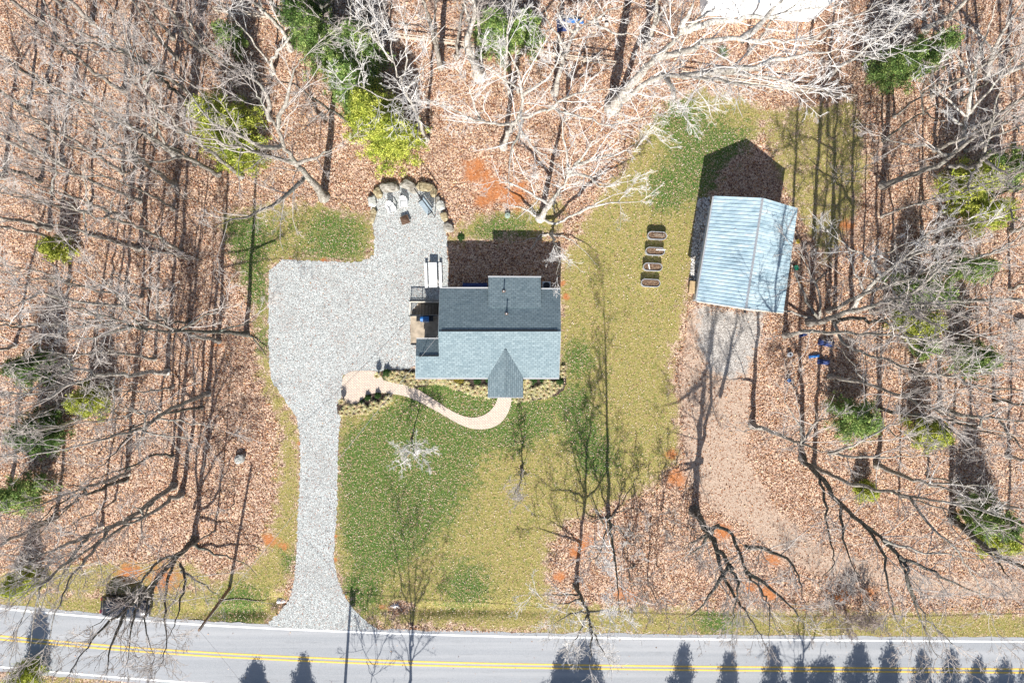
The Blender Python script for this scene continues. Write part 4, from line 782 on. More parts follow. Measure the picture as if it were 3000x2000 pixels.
    for y in (-1.5, 2.0): win(x1, y, 'e')
    win(x0, 1.6, 'w')
    d = MB().box((P(1480,0).x-c.x, ysn-c.y-.03, 1.1), (1.0, .08, 2.1)).build('door', M['blue'], R); MB().cyl((P(1480,0).x-c.x+.38, ysn-c.y-.08, 1.05), (P(1480,0).x-c.x+.38, ysn-c.y-.14, 1.05), .03).build('handle', M['chrome'], d)
    for px in (1433.5, 1528): 
        q = P(px, 1158, 3.8)-c; MB().box((q.x, q.y+.1, 1.9), (.16, .16, 3.78)).build('porch_post', M['white'], R)
    q = P(1481,1133,0)-c; MB().box((q.x, q.y+.2, .09), (3.0, 1.7, .18)).build('porch_floor', M['concrete'], R)
    # vents
    for (px, py, z, h) in ((1484, 919, None, .62), (1476, 853, None, .42)):
        zz = EZ+(py-845)/125*(RZ-EZ) if z is None and py > 900 else 3.85+(py-810)/90*1.05
        q = pl(px, py, zz); v = MB().cyl(q+Vector((0,0,-.1)), q+Vector((0,0,h)), .055, .055, 10); vo = v.build('vent_pipe', M['black'], R)
        MB().lathe(q+Vector((0,0,-.02)), [(.17,0),(.16,.05),(.08,.12),(.065,.2)], 12).build('flashing', M['iron'], vo)
        MB().lathe(q+Vector((0,0,h)), [(.05,0),(.075,.02),(.06,.06),(.02,.07)], 10).build('cap', M['galv'], vo)
    return R
building_house()

# basement stairwell with railings
def stairwell():
    x0, x1, y0, y1 = WELL; c = Vector((x0, y1, 0)); R = thing('basement_stairs', c, 'sunken concrete steps with black railings at the left side of the house', 'stairs')
    L = lambda x, y, z: (x-c.x, y-c.y, z)
    w = MB()
    w.box(L((x0+x1)/2, y1+.09, -1.2), (x1-x0+.36, .18, 2.7)); w.box(L((x0+x1)/2, y0-.09, -1.2), (x1-x0+.36, .18, 2.7)); w.box(L(x0-.09, (y0+y1)/2, -1.2), (.18, y1-y0, 2.7))
    w.box(L((x0+x1)/2, (y0+y1)/2, -2.6), (x1-x0, y1-y0, .1)); w.build('retaining_wall', M['cream'], R)
    n = 9
    for i in range(n):
        xa = x0+.28*i; h = 2.45-.24*(i+1)+.0
        MB().box(L(xa+.14, (y0+y1)/2, -2.5+h/2), (.277, y1-y0-.01, h)).build('step', M['wood_grey'], R)
    for yy in (y1+.12, y0-.12):
        r = MB(); r.box(L((x0+x1)/2, yy, 1.12), (x1-x0+.3, .09, .06)); r.box(L((x0+x1)/2, yy, .26), (x1-x0+.3, .05, .05))
        for k in range(4): r.box(L(x0-.08+k*(x1-x0+.1)/3, yy, .62), (.08, .08, 1.05))
        for k in range(26): r.cyl(L(x0+.02+k*(x1-x0)/25, yy, .26), L(x0+.02+k*(x1-x0)/25, yy, 1.12), .022, n=5)
        r.build('railing', M['black'], R)
stairwell()
def patio_bits():
    c = P(1252, 1008); R = thing('patio_step', c, 'dark narrow edging board along the bottom of the stained patio', 'edging')
    MB().box((0,0,.07), (3.2,.12,.12), bev=.01).build('board', M['black'], R)
    g = P(1248, 934); G = thing('gas_grill', g, 'blue lidded barbecue grill standing on the patio below the stairs', 'grill')
    lid = MB(); n = 14
    for s in range(n):
        a0, a1 = math.pi*s/n, math.pi*(s+1)/n
        lid.add([(-.42,.26*math.cos(a0),.95+.26*math.sin(a0)), (-.42,.26*math.cos(a1),.95+.26*math.sin(a1)), (.42,.26*math.cos(a1),.95+.26*math.sin(a1)), (.42,.26*math.cos(a0),.95+.26*math.sin(a0))], [[0,1,2,3]])
    for x in (-.42, .42): lid.add([(x, .26*math.cos(math.pi*s/n), .95+.26*math.sin(math.pi*s/n)) for s in range(n+1)], [list(range(n+1))])
    lo = lid.build('lid', M['blue'], G); MB().cyl((-.3,-.31,1.02), (.3,-.31,1.02), .018).build('handle', M['chrome'], lo)
    MB().box((0,0,.87), (.86,.54,.14), bev=.02).build('firebox', M['black'], G)
    for x in (-.63, .63): MB().box((x,0,.9), (.36,.5,.035), bev=.01).build('side_shelf', M['black'], G)
    MB().box((0,-.33,.86), (.8,.1,.12), bev=.01).build('control_panel', M['chrome'], G)
    MB().box((0,0,.45), (.8,.48,.68), bev=.02).build('cabinet', M['black'], G)
    for x in (-.34, .34): MB().cyl((x,.1,.1), (x,.16,.1), .08, n=12).build('wheel', M['rubber'], G)
patio_bits()
def ac_unit():
    c = P(1600, 838); R = thing('air_conditioner', c, 'pale boxy air conditioning unit in the shade behind the house', 'air conditioner')
    MB().box((0,0,.42), (.8,.8,.78), bev=.04).build('case', M['galv'], R); MB().lathe((0,0,.81), [(.33,0),(.33,.02),(.28,.03)], 20).build('fan_grille', M['black'], R)
    c = P(1392, 842); R = thing('storage_bench', c, 'long low dark bench against the back wall of the house', 'bench')
    MB().box((0,.15,.42), (2.4,.5,.06), bev=.015).build('seat', M['darkblue'], R)
    for x in (-1.05, 0, 1.05): MB().box((x,.15,.2), (.08,.42,.4)).build('leg', M['black'], R)
ac_unit()

# ------------------------------------------------------------ garage
def garage():
    c = P(2185, 745); R = thing('garage', (c.x, c.y, 0), 'detached garage with a weathered blue grey ribbed metal roof', 'garage'); c = Vector((c.x, c.y, 0))
    NW, NR, NE = P(2092,575,3.8)-c, P(2235,581,5.56)-c, P(2337,611,3.6)-c; SW, SR, SE = P(2041,881,3.8)-c, P(2186,903,5.56)-c, P(2295,916,3.6)-c
    MB().slab([NW, SW, SR, NR], .08).build('roof', M['roof_metal'], R); MB().slab([NR, SR, SE, NE], .08).build('roof', M['roof_metal'], R)
    rb = MB(); N = 30
    for a0, a1, b0, b1 in ((NW, SW, NR, SR), (NR, SR, NE, SE)):
        for i in range(N+1):
            t = i/N; a, b = a0.lerp(a1, t), b0.lerp(b1, t); s = (a1-a0).normalized()*.022
            rb.slab([a-s+Vector((0,0,.035)), a+s+Vector((0,0,.035)), b+s+Vector((0,0,.035)), b-s+Vector((0,0,.035))], .034)
    rb.build('roof_seam', M['roof_metal'], R)
    d = (SR-NR).normalized(); w = Vector((.12, 0, -.03)); z = Vector((0, 0, .07))
    MB().slab([NR-w+z*.4-Vector((0,0,.1)), SR-w+z*.4-Vector((0,0,.1)), SR+z, NR+z], .03).slab([NR+z, SR+z, SR+w+z*.4-Vector((0,0,.06)), NR+w+z*.4-Vector((0,0,.06))], .03).build('ridge_cap', M['galv'], R)
    MB().slab([SW+Vector((0,0,.03)), SW+Vector((.0,-.09,.03)), SR+Vector((0,-.09,.03)), SR+Vector((0,0,.03))], .22).slab([SR+Vector((0,0,.03)), SR+Vector((0,-.09,.03)), SE+Vector((0,-.09,.03)), SE+Vector((0,0,.03))], .22).build('fascia', M['cream'], R)
    MB().slab([NW+Vector((0,0,-.02)), NW+Vector((-.13,0,-.02)), SW+Vector((-.13,0,-.02)), SW+Vector((0,0,-.02))], .14).build('gutter', M['galv'], R)
    # walls
    ins = .62
    def g(v, dx, dy): return (v.x+dx, v.y+dy)
    q = [g(NW, ins, -.15), g(SW, ins, .25), g(SE, -ins, .25), g(NE, -ins, -.15)]
    MB().prism(q[::1], 0, 3.5).build('wall', M['siding'], R)
    gb = MB()
    for a, r, b, dy in ((NW, NR, NE, -.16), (SW, SR, SE, .26)): gb.add([(a.x+ins, a.y+dy, 3.5), (b.x-ins, b.y+dy, 3.45), (r.x, r.y+dy, 5.4)], [[0,1,2]])
    gb.build('gable', M['siding'], R)
    sd = (Vector((*q[2], 0))-Vector((*q[1], 0))); ang = math.atan2(sd.y, sd.x)
    for t in (.27, .73):
        p = Vector((*q[1], 0)).lerp(Vector((*q[2], 0)), t)
        do = MB().box((p.x, p.y-.03, 1.15), (2.7, .08, 2.25), rz=ang).build('garage_door', M['white'], R)
        for k in range(4): MB().box((p.x, p.y-.085, .3+k*.55), (2.6, .025, .47), rz=ang, bev=.008).build('panel', M['cream'], do)
    wv = (Vector((*q[1], 0))-Vector((*q[0], 0))); an = math.atan2(wv.y, wv.x)
    for t in (.25, .6): 
        p = Vector((*q[0], 0)).lerp(Vector((*q[1], 0)), t); f = MB().box((p.x-.02, p.y, 1.8), (1.0, .1, .9), rz=an).build('window', M['white'], R); MB().box((p.x-.06, p.y, 1.8), (.84, .06, .74), rz=an).build('pane', M['glass'], f)
    p = P(2154,672,4.6)-c; MB().lathe(p, [(.1,0),(.09,.12),(.13,.14),(.05,.2)], 12).build('vent_pipe', M['galv'], R)
    p = P(2185,904,5.5)-c; MB().cyl(p+Vector((0,-.1,-.25)), p+Vector((0,-.35,-.3)), .09, .13, 10).build('gable_lamp', M['black'], R)
garage()
def river_stones():
    poly = [(P(a,b).x, P(a,b).y) for a, b in [(2046,580),(2080,578),(2074,640),(2058,740),(2046,824),(2020,824),(2026,740),(2036,640)]]
    base = [np.array(v, float) for v in [(0,0,1),(1,0,0),(0,1,0),(-1,0,0),(0,-1,0),(.6,.6,.5),(-.6,.6,.5),(-.6,-.6,.5),(.6,-.6,.5)]]; V, F, C, k = [], [], [], 0; n = 0
    tri = [(0,5,6),(0,6,7),(0,7,8),(0,8,5),(5,1,2),(5,2,6),(6,2,3),(6,3,7),(7,3,4),(7,4,8),(8,4,1),(8,1,5)]
    while n < 1300:
        x, y = random.uniform(17, 19.6), random.uniform(5.6, 14.3)
        if not inside((x, y), poly): continue
        s = random.uniform(.06, .14); a = random.uniform(0, 6); ca, sa = math.cos(a), math.sin(a); col = random.uniform(.12, .75)
        for v in base:
            w = v*s*np.array([random.uniform(.8, 1.3), random.uniform(.6, .9), .7]); V.append((x+w[0]*ca-w[1]*sa, y+w[0]*sa+w[1]*ca, .02+w[2])); C.append((col, col*.97, col*.93))
        F += [[k+i for i in t] for t in tri]; k += 9; n += 1
    tag(np_obj('river_stones', np.array(V), np.array(F), M['river'], cols=np.array(C)), 'strip of loose grey and white drainage stones along the left garage wall', 'stones', kind='stuff')
river_stones()
c = P(2028,843); R = thing('wooden_box', c, 'tan wooden box beside the lower left corner of the garage', 'box', rz=-.12)
MB().box((0,0,.28), (.74,1.12,.5), bev=.01).build('body', M['wood'], R); MB().box((0,0,.56), (.82,1.2,.05), bev=.01).build('lid', M['wood'], R)

# ------------------------------------------------------------ raised beds
def stadium(lx, ly, n=10):
    r = ly/2; d = lx/2-r; return [(d+r*math.cos(t), r*math.sin(t)) for t in np.linspace(-math.pi/2, math.pi/2, n)]+[(-d+r*math.cos(t), r*math.sin(t)) for t in np.linspace(math.pi/2, 3*math.pi/2, n)]
BL = ['top', 'second', 'third', 'bottom']
for i, (px, py) in enumerate([(1925.5,690),(1919.5,736),(1912.5,782),(1906.5,829)]):
    c = P(px, py, .6); c.z = 0; extra = ['with bare stakes standing in it', 'with white wire trellis over one half', 'with a pale strip lying across the soil', 'filled with plain soil'][i]
    R = thing('raised_bed', c, 'oval metal raised bed, %s of four, %s' % (BL[i], extra), 'raised bed', 'raised garden beds on the back lawn', rz=-.045)
    o = stadium(1.82, .72); n = len(o); s2 = [(x*.985, y*.97) for x, y in o]; mb = MB()
    for k in range(8):
        za, zb = .6*k/8, .6*(k+1)/8; off = 1+.012*(k % 2)
        mb.add([(x*off, y*off, za) for x, y in o]+[(x*(2.012-off), y*(2.012-off), zb) for x, y in o], [[j, (j+1) % n, n+(j+1) % n, n+j] for j in range(n)])
    mb.add([(x, y, .3) for x, y in s2]+[(x, y, .6) for x, y in s2], [[(j+1) % n, j, n+j, n+(j+1) % n] for j in range(n)]); mb.build('wall', M['galv'], R)
    rm = MB(); o2 = [(x*1.03, y*1.07) for x, y in o]; i2 = [(x*.965, y*.91) for x, y in o]
    rm.add([(x, y, .63) for x, y in o2]+[(x, y, .63) for x, y in i2]+[(x, y, .58) for x, y in o2]+[(x, y, .58) for x, y in i2], [[j, (j+1) % n, n+(j+1) % n, n+j] for j in range(n)]+[[2*n+j, 2*n+(j+1) % n, (j+1) % n, j] for j in range(n)]+[[n+j, n+(j+1) % n, 3*n+(j+1) % n, 3*n+j] for j in range(n)])
    rm.build('rim', M['galv'], R)
    V = [(x*.97, y*.95, .47+random.uniform(-.02,.03)) for x, y in o]+[(x*.5, y*.5, .52+random.uniform(-.03,.03)) for x, y in o]+[(0,0,.5)]
    so = mesh_obj('soil', V, [[j, (j+1) % n, n+(j+1) % n, n+j] for j in range(n)]+[[n+j, n+(j+1) % n, 2*n] for j in range(n)], M['soil'], R)
    cc = rng.uniform(-1, 1, (700, 3))*np.array([.8,.27,.02])+np.array([0,0,.54]); cols = np.array([(.5,.34,.2),(.3,.2,.12),(.62,.5,.36),(.2,.12,.08)])[rng.integers(0,4,700)]
    V, F, cl = leaf_cloud(cc, rng.uniform(.02, .05, 700), cols); np_obj('mulch', V, F, M['leaf'], R, cols=cl)
    if i == 0:
        for x in (-.5, .45): MB().cyl((x,.05,.4), (x,.05,2.3), .02, n=6).build('stake', M['black'], R)
        MB().box((.1,.05,1.0), (.95,.02,.02)).box((.2,-.06,.62), (.9,.03,.03)).box((.2,.1,.62), (.9,.03,.03)).build('crossbar', M['wood_grey'], R)
    if i == 1:
        t = MB()
        for k in range(8): t.cyl((.05+k*.12,.12,.5), (.05+k*.12,.12,1.25), .012, n=5)
        for k in range(5): t.cyl((.03,.12,.55+k*.17), (.91,.12,.55+k*.17), .012, n=5)
        t.build('trellis', M['white'], R)
    if i == 2: MB().box((-.35,.02,.56), (.1,.5,.03), rz=.25).build('strip', M['white'], R)

# ------------------------------------------------------------ patio furniture
def picnic():
    c = P(1268, 805, .75); c.z = 0; R = thing('picnic_table', c, 'white plastic picnic table with two attached benches on the gravel', 'picnic table', rz=.03)
    MB().box((0,0,.73), (.8,2.4,.05), bev=.015).build('tabletop', M['white'], R)
    for x in (-.7, .7): MB().box((x,0,.44), (.27,2.4,.045), bev=.012).build('bench', M['white'], R)
    for y in (-.85, .85):
        for s in (-1, 1): MB().cyl((s*.25,y,.7), (s*.66,y,0), .025, n=8).build('leg', M['black'], R)
        MB().cyl((-.62,y,.41), (.62,y,.41), .02, n=8).build('crossbar', M['black'], R)
picnic()
def adirondack(px, py, rz, lab):
    c = P(px, py); R = thing('garden_chair', c, lab, 'chair', 'white garden chairs at the fire pit', rz=rz)
    for k in range(6): MB().box((0,-.3+k*.1,.4-k*.025), (.54,.072,.022), rx=-.22, bev=.006).build('seat_slat', M['white'], R)
    for k in range(5):
        x = (k-2)*.11; L_ = .86-.07*abs(k-2)**1.5; MB().box((x*1.1,.3+L_*.19,.28+L_*.46), (.1,.022,L_), rx=-.38, bev=.007).build('back_slat', M['white'], R)
    for s in (-1, 1):
        MB().box((s*.35,-.02,.6), (.13,.78,.025), bev=.01).build('armrest', M['white'], R)
        MB().box((s*.31,-.33,.3), (.05,.09,.6)).build('front_leg', M['white'], R); MB().box((s*.29,.12,.22), (.04,.95,.1), rx=-.28).build('rear_leg', M['white'], R)
adirondack(1148, 612, math.radians(28), 'white slatted garden chair turned diagonally, left of the fire pit pair'); adirondack(1184, 598, math.radians(2), 'white slatted garden chair facing straight at the fire pit')
def firepit():
    c = P(1188, 646); R = thing('fire_pit', c, 'square rusty brown fire pit with a mesh dome lid on the gravel', 'fire pit', rz=.35)
    MB().box((0,0,.38), (.82,.82,.05), bev=.01).build('rim', M['iron'], R)
    b = MB(); b.add([(x*.36,y*.36,.37) for x,y in ((-1,-1),(1,-1),(1,1),(-1,1))]+[(x*.22,y*.22,.12) for x,y in ((-1,-1),(1,-1),(1,1),(-1,1))], [[0,1,5,4],[1,2,6,5],[2,3,7,6],[3,0,4,7],[4,5,6,7]]); b.build('bowl', M['black'], R)
    l = MB()
    for k in range(9):
        t = -.32+k*.08; l.cyl((t,-.34,.41), (t*.25,-.09,.62), .007, n=4); l.cyl((t,.34,.41), (t*.25,.09,.62), .007, n=4); l.cyl((-.34,t,.41), (-.09,t*.25,.62), .007, n=4); l.cyl((.34,t,.41), (.09,t*.25,.62), .007, n=4)
    for z, r in ((.41,.35),(.48,.27),(.55,.18),(.62,.09)):
        for a, b_ in (((-r,-r),(r,-r)),((r,-r),(r,r)),((r,r),(-r,r)),((-r,r),(-r,-r))): l.cyl((*a,z), (*b_,z), .01, n=4)
    l.lathe((0,0,.62), [(.05,0),(.06,.03),(.02,.05)], 10); l.build('mesh_lid', M['iron'], R)
    for x, y in ((-1,-1),(1,-1),(1,1),(-1,1)): MB().cyl((x*.33,y*.33,.37), (x*.38,y*.38,0), .018, n=6).build('leg', M['iron'], R)
firepit()
def swing():
    a, b = P(1230,577), P(1274,636); c = (a+b)/2; ang = math.atan2((b-a).y, (b-a).x); hl = (b-a).length/2; h = 2.7
    F = thing('swing_frame', c, 'tall thin black swing frame of two posts and a top bar at the fire pit', 'swing frame', rz=ang)
    for s in (-1, 1):
        MB().cyl((s*hl,0,0), (s*hl,0,h), .035, n=8).build('post', M['black'], F)
    MB().cyl((-hl-.3,0,h), (hl+.25,0,h), .05, n=8).build('top_bar', M['black'], F)
    c2 = c+Vector((0,0,0)); S = thing('porch_swing', c2, 'slate blue slatted swing bench hanging from the black frame', 'swing bench', rz=ang)
    for k in range(6): MB().box((0,-.42+k*.085,.46), (1.5,.07,.022), bev=.005).build('seat_slat', M['slat'], S)
    for k in range(5): MB().box((0,.1+k*.03,.55+k*.11), (1.5,.022,.09), rx=-.25, bev=.005).build('back_slat', M['slat'], S)
    for s in (-1, 1):
        MB().box((s*.77,-.16,.68), (.07,.55,.03), bev=.008).build('armrest', M['black'], S); MB().box((s*.77,-.15,.5), (.05,.6,.07)).build('side_rail', M['black'], S)
        MB().cyl((s*.77,-.35,.7), (s*.77,-.01,h), .012, n=5).cyl((s*.77,.15,.9), (s*.77,.01,h), .012, n=5).build('chain', M['black'], S)
swing()
def boulder(px, py, w, h, z, lab, mat='rock', rz=0, grp=None):
    c = P(px, py); n, m = 14, 8; sd = random.uniform(0, 99); V = []
    for j in range(m+1):
        ph = math.pi*j/m
        for i in range(n):
            th = 2*math.pi*i/n; d = Vector((math.sin(ph)*math.cos(th), math.sin(ph)*math.sin(th), math.cos(ph)))
            from mathutils import noise
            k = 1+.28*noise.noise(d*1.4+Vector((sd,0,0)))+.16*noise.noise(d*3+Vector((0,sd,0)))
            q = Vector([math.copysign(abs(x)**.72, x) for x in d])*k; V.append((q.x*w/60, q.y*h/60, max(-.05, z*.5+q.z*z*.55)))
    F = [[j*n+i, (j+1)*n+i, (j+1)*n+(i+1) % n, j*n+(i+1) % n] for j in range(m) for i in range(n)]
    o = mesh_obj('boulder', V, F, M[mat]); o.location = c; o.rotation_euler = (0,0,rz); tag(o, lab, 'boulder', grp)
GB = 'boulders ringing the fire pit'
for q in [(1142,550,56,30,.55,'long flat grey boulder at the top left of the fire pit ring','rock',.05),(1196,543,42,26,.5,'dark seamed boulder at the top middle of the fire pit ring','rock',-.2),(1212,556,30,22,.3,'low grey boulder tucked below the dark seamed one','rock',-.4),(1246,550,54,26,.5,'long pale boulder behind the swing frame','rock_tan',-.05),(1109,567,24,32,.45,'narrow tilted boulder on the upper left of the ring','rock_tan',.5),(1091,590,24,34,.45,'blocky pale boulder on the left of the ring','rock_white',.1),(1094,634,17,48,.4,'tall narrow tan boulder at the lower left of the ring','rock_tan',-.2),(1271,566,20,26,.4,'small round boulder right behind the swing bench','rock_tan',0),(1283,590,16,30,.35,'slim pale boulder right of the swing bench','rock',.3),(1291,604,26,30,.45,'white grey boulder on the right of the ring','rock_white',.4),(1303,636,22,28,.5,'yellow tan boulder on the lower right of the ring','rock_tan',.3),(1314,668,30,26,.5,'cracked grey boulder ending the ring at lower right','rock',-.1)]:
    boulder(*q[:5], q[5], q[6], q[7], GB)
boulder(705,1343,32,24,.6,'large white rock alone in the leaves left of the driveway','rock_white',.4)
boulder(1848,1788,10,8,.2,'small white stone on the verge near the road','rock_white')
boulder(323,52,9,10,.3,'small white stone in the upper left woods','rock_white')

def urn(px, py, lab):
    c = P(px, py)+Vector((0,0,.04)); R = thing('planter_urn', c, lab, 'planter', 'urns flanking the paver path')
    MB().lathe((0,0,0), [(.17,0),(.17,.08),(.09,.14),(.07,.3),(.09,.38),(.2,.46),(.27,.62),(.28,.72),(.25,.74),(.22,.7)], 18).build('urn', M['tan'], R, True)
    V, F, c_ = blade_clump('b', 120, .3, .45, TANS+[(.8,.62,.2)], droop=.9); o = np_obj('grass', V+np.array([0,0,.66]), F, M['foliage'], R, cols=c_)
    V, F, c_ = blade_clump('b', 60, .34, .15, TANS, droop=.2); np_obj('grass', V+np.array([0,0,.0]), F, M['foliage'], R, cols=c_)
urn(1109, 1098, 'urn planter with dry grass at the upper edge of the path'); urn(1006, 1174, 'urn planter with dry grass at the driveway corner of the path')

c = P(1487,632); R = thing('septic_lid', c, 'round green grey tank lid in the leaves behind the house', 'lid')
MB().lathe((0,0,-.02), [(.28,0),(.28,.3),(.24,.33),(.1,.36)], 20).build('cover', M['lid'], R); MB().box((0,0,.35),(.12,.04,.03)).build('handle', M['black'], R)

# culverts
for (px, py, lab, s) in ((1166,1777,'grey culvert pipe mouth in the dirt mound by the road',1),(812,1763,'grey culvert pipe mouth left of the driveway entrance',-1)):
    c = P(px, py)+Vector((0,0,-.42)); R = thing('culvert_pipe', c, lab, 'culvert'); mb = MB(); n = 18
    for k in range(6):
        xa, xb = -1.1*s+k*.2*s, -1.1*s+(k+1)*.2*s; r = .26+.015*(k % 2)
        for i in range(n):
            t0, t1 = 2*math.pi*i/n, 2*math.pi*(i+1)/n; mb.add([(xa, r*math.cos(t0), r*math.sin(t0)), (xb, r*math.cos(t0), r*math.sin(t0)), (xb, r*math.cos(t1), r*math.sin(t1)), (xa, r*math.cos(t1), r*math.sin(t1))], [[0,1,2,3]])
    mb.build('pipe', M['galv'], R); MB().box((.05*s,0,-.3), (.4,.7,.06)).build('apron', M['black'], R)

# ------------------------------------------------------------ fence
def fence(pts, lab):
    ps = [P(a, b) for a, b in pts]; c = ps[0].copy(); R = thing('rail_fence', c, lab, 'fence'); tot = []
    for a, b in zip(ps[:-1], ps[1:]):
        n = max(1, round((b-a).length/3)); tot += [a.lerp(b, k/n) for k in range(n)]
    tot.append(ps[-1])
    for p in tot:
        q = p-c; MB().box((q.x, q.y, .65), (.14,.11,1.35), rz=random.uniform(-.2,.2), bev=.02).build('post', M['wood_grey'], R)
    for a, b in zip(tot[:-1], tot[1:]):
        for z, dy in ((.4,.02),(.8,-.03),(1.18,.04)):
            p, q = a-c+Vector((0,dy,z+random.uniform(-.04,.04))), b-c+Vector((0,dy-.02,z+random.uniform(-.04,.04))); MB().cyl(p, q, .06, .045, 5).build('rail', M['wood_grey'], R)
fence([(640,40),(850,68),(1190,118),(1530,160),(1800,196)], 'weathered split rail fence crossing the upper left and centre woods')
fence([(1990,224),(2250,258),(2490,293)], 'weathered split rail fence running behind the garage lawn')
# fallen logs
def log(pts, r, lab):
    ps = [P(a, b, r) for a, b in pts]; c = ps[0].copy(); c.z = 0; p = smooth_path([tuple(q-c) for q in ps], 2, .03); V, F = tube_arr(p, np.linspace(r, r*.45, len(p)), 8)
    o = np_obj('fallen_log', V, F, M['bark'], smooth=True); o.location = c; tag(o, lab, 'log')
log([(257,687),(300,696),(397,725),(500,744),(568,753)], .14, 'long pale fallen log lying in the leaves at left')
log([(2390,826),(2430,790),(2418,806)], .06, 'short dark broken branch right of the garage'); log([(2535,305),(2560,300)], .06, 'short pale stick on the grass right of the fence end')
log([(2510,368),(2565,366)], .05, 'thin dark stick on the clearing right of the fence'); log([(2480,530),(2520,532)], .04, 'thin bent stick on the clearing above the garage eave'); log([(1310,138),(1380,142),(1450,150)], .08, 'dark fallen branch left of the stout pale sycamore')
log([(640,1760),(700,1752),(800,1768)], .05, 'thin grey branch lying on the verge left of the driveway')

# ------------------------------------------------------------ neighbour's roof, poles, wires
def outbuilding():
    c = P(2260, -40); R = thing('outbuilding', c, 'white flat roof corner of a building at the top edge', 'building')
    q = [P(2070,0,3)-c, P(2413,23,3)-c, P(2445,5,3)-c, P(2500,-140,3)-c, P(2060,-160,3)-c]; q = [(v.x, v.y) for v in q]
    MB().prism(q[::-1], 2.9, 3.05).build('roof', M['roof_white'], R)
    s = [(x*.96, y*.96-.1) for x, y in q]; MB().prism(s[::-1], 0, 2.9).build('wall', M['siding'], R)
outbuilding()
def wire(a, b, sag, lab, r=.014):
    a, b = Vector(a), Vector(b); pts = [a.lerp(b, t)-a-Vector((0, 0, sag*4*t*(1-t))) for t in np.linspace(0, 1, 25)]
    V, F = tube_arr([tuple(p) for p in pts], np.full(25, r), 5); o = np_obj('power_line', V, F, M['cable']); o.location = a; tag(o, lab, 'cable')
def pole(base, top, lab, arms):
    c = Vector((base.x, base.y, 0)); R = thing('utility_pole', c, lab, 'utility pole'); t = top-c
    MB().cyl((0,0,-.1), t, .16, .11, 12).build('post', M['brownwood'], R)
    if arms:
        MB().cyl(t*.9+Vector((.28,0,-.3)), t*.9+Vector((.28,0,.5)), .2, .2, 12).build('transformer', M['galv'], R); MB().box(t*.97, (1.5,.1,.1), rz=.2).build('crossarm', M['brownwood'], R)
    return R
T1 = P(583,1845,9.6); pole(P(672,1722), T1, 'leaning brown utility pole beside the road left of the driveway', False)
T2 = P(1004,2105); T2t = T2+Vector((.1,0,10.2)); pole(T2, T2t, 'utility pole on the far side of the road below the driveway', True)
wire(T1, P(1283,983,4.7), .8, 'thin overhead service line running from the roadside pole to the house', .016)
wire(T1, T2t, .5, 'thin overhead line crossing the road between the two poles'); wire(T2t-Vector((0,0,.4)), Vector((60, T2t.y-1.2, 9.6)), 1.2, 'overhead line running along the far side of the road', .03)

# ------------------------------------------------------------ parked car
def car():
    c = P(378, 1768); R = thing('parked_car', c, 'black car parked on the verge under the many stemmed oak', 'car', rz=math.radians(-5))
    L_, W_ = 4.7, 1.84
    def loft(secs, name, mat, parent, smooth=True):
        V = []; F = []; n = len(secs[0])
        for s in secs: V += s
        for k in range(len(secs)-1):
            for i in range(n): j = (i+1) % n; F.append([k*n+i, k*n+j, (k+1)*n+j, (k+1)*n+i])
        F += [list(range(n-1, -1, -1)), [(len(secs)-1)*n+i for i in range(n)]]
        return mesh_obj(name, V, F, mat, parent, smooth)
    def ring(x, w, z0, z1, r=.22):
        h = w/2; return [(x,-h+r,z0),(x,h-r,z0),(x,h,z0+r),(x,h,z1-r),(x,h-r,z1),(x,-h+r,z1),(x,-h,z1-r),(x,-h,z0+r)]
    secs = [ring(x, w, z0, z1, r) for x, w, z0, z1, r in ((-2.35,1.4,.4,.72,.1),(-2.25,1.7,.3,.86,.12),(-1.5,1.84,.24,1.0,.14),(0,1.84,.22,1.02,.14),(1.0,1.84,.22,.98,.14),(1.9,1.78,.26,.86,.14),(2.28,1.6,.3,.74,.12),(2.36,1.3,.38,.62,.08))]
    B = loft(secs, 'body', M['carpaint'], R)
    cab = [[(x,-w/2,z0),(x,w/2,z0),(x,w2/2,z1),(x,-w2/2,z1)] for x, w, w2, z0, z1 in ((-2.1,1.6,1.5,.95,1.0),(-1.6,1.66,1.3,.96,1.5),(-.9,1.68,1.28,.97,1.62),(.1,1.68,1.26,.97,1.6),(1.15,1.6,1.5,.93,1.0))]
    loft(cab, 'cabin_glass', M['glass'], R)
    loft([[(x,-w/2,z-.04),(x,w/2,z-.04),(x,w/2-.08,z+.03),(x,-w/2+.08,z+.03)] for x, w, z in ((-1.65,1.3,1.5),(-.9,1.34,1.62),(.1,1.3,1.61),(.3,1.26,1.52))], 'roof_panel', M['carpaint'], R)
    for x in (-1.45, 1.45):
        for y in (-.86, .86):
            w = MB().cyl((x,y-.11,.34), (x,y+.11,.34), .34, n=20).build('wheel', M['rubber'], R); MB().cyl((x,y-.125,.34), (x,y+.125,.34), .2, n=12).build('rim', M['chrome'], w)
    for y in (-.62, .62):
        MB().box((2.27,y,.66), (.12,.34,.14), bev=.02).build('headlight', M['lamp'], R); MB().box((-2.27,y,.76), (.12,.34,.16), bev=.02).build('tail_light', M['red'], R)
        MB().box((.85,y*1.58,1.0), (.14,.2,.13), bev=.02).build('wing_mirror', M['carpaint'], R)
    for x in (-.5,.55):
        for y in (-.925,.925): MB().box((x,y,.86), (.16,.02,.03)).build('door_handle', M['chrome'], R)
car()

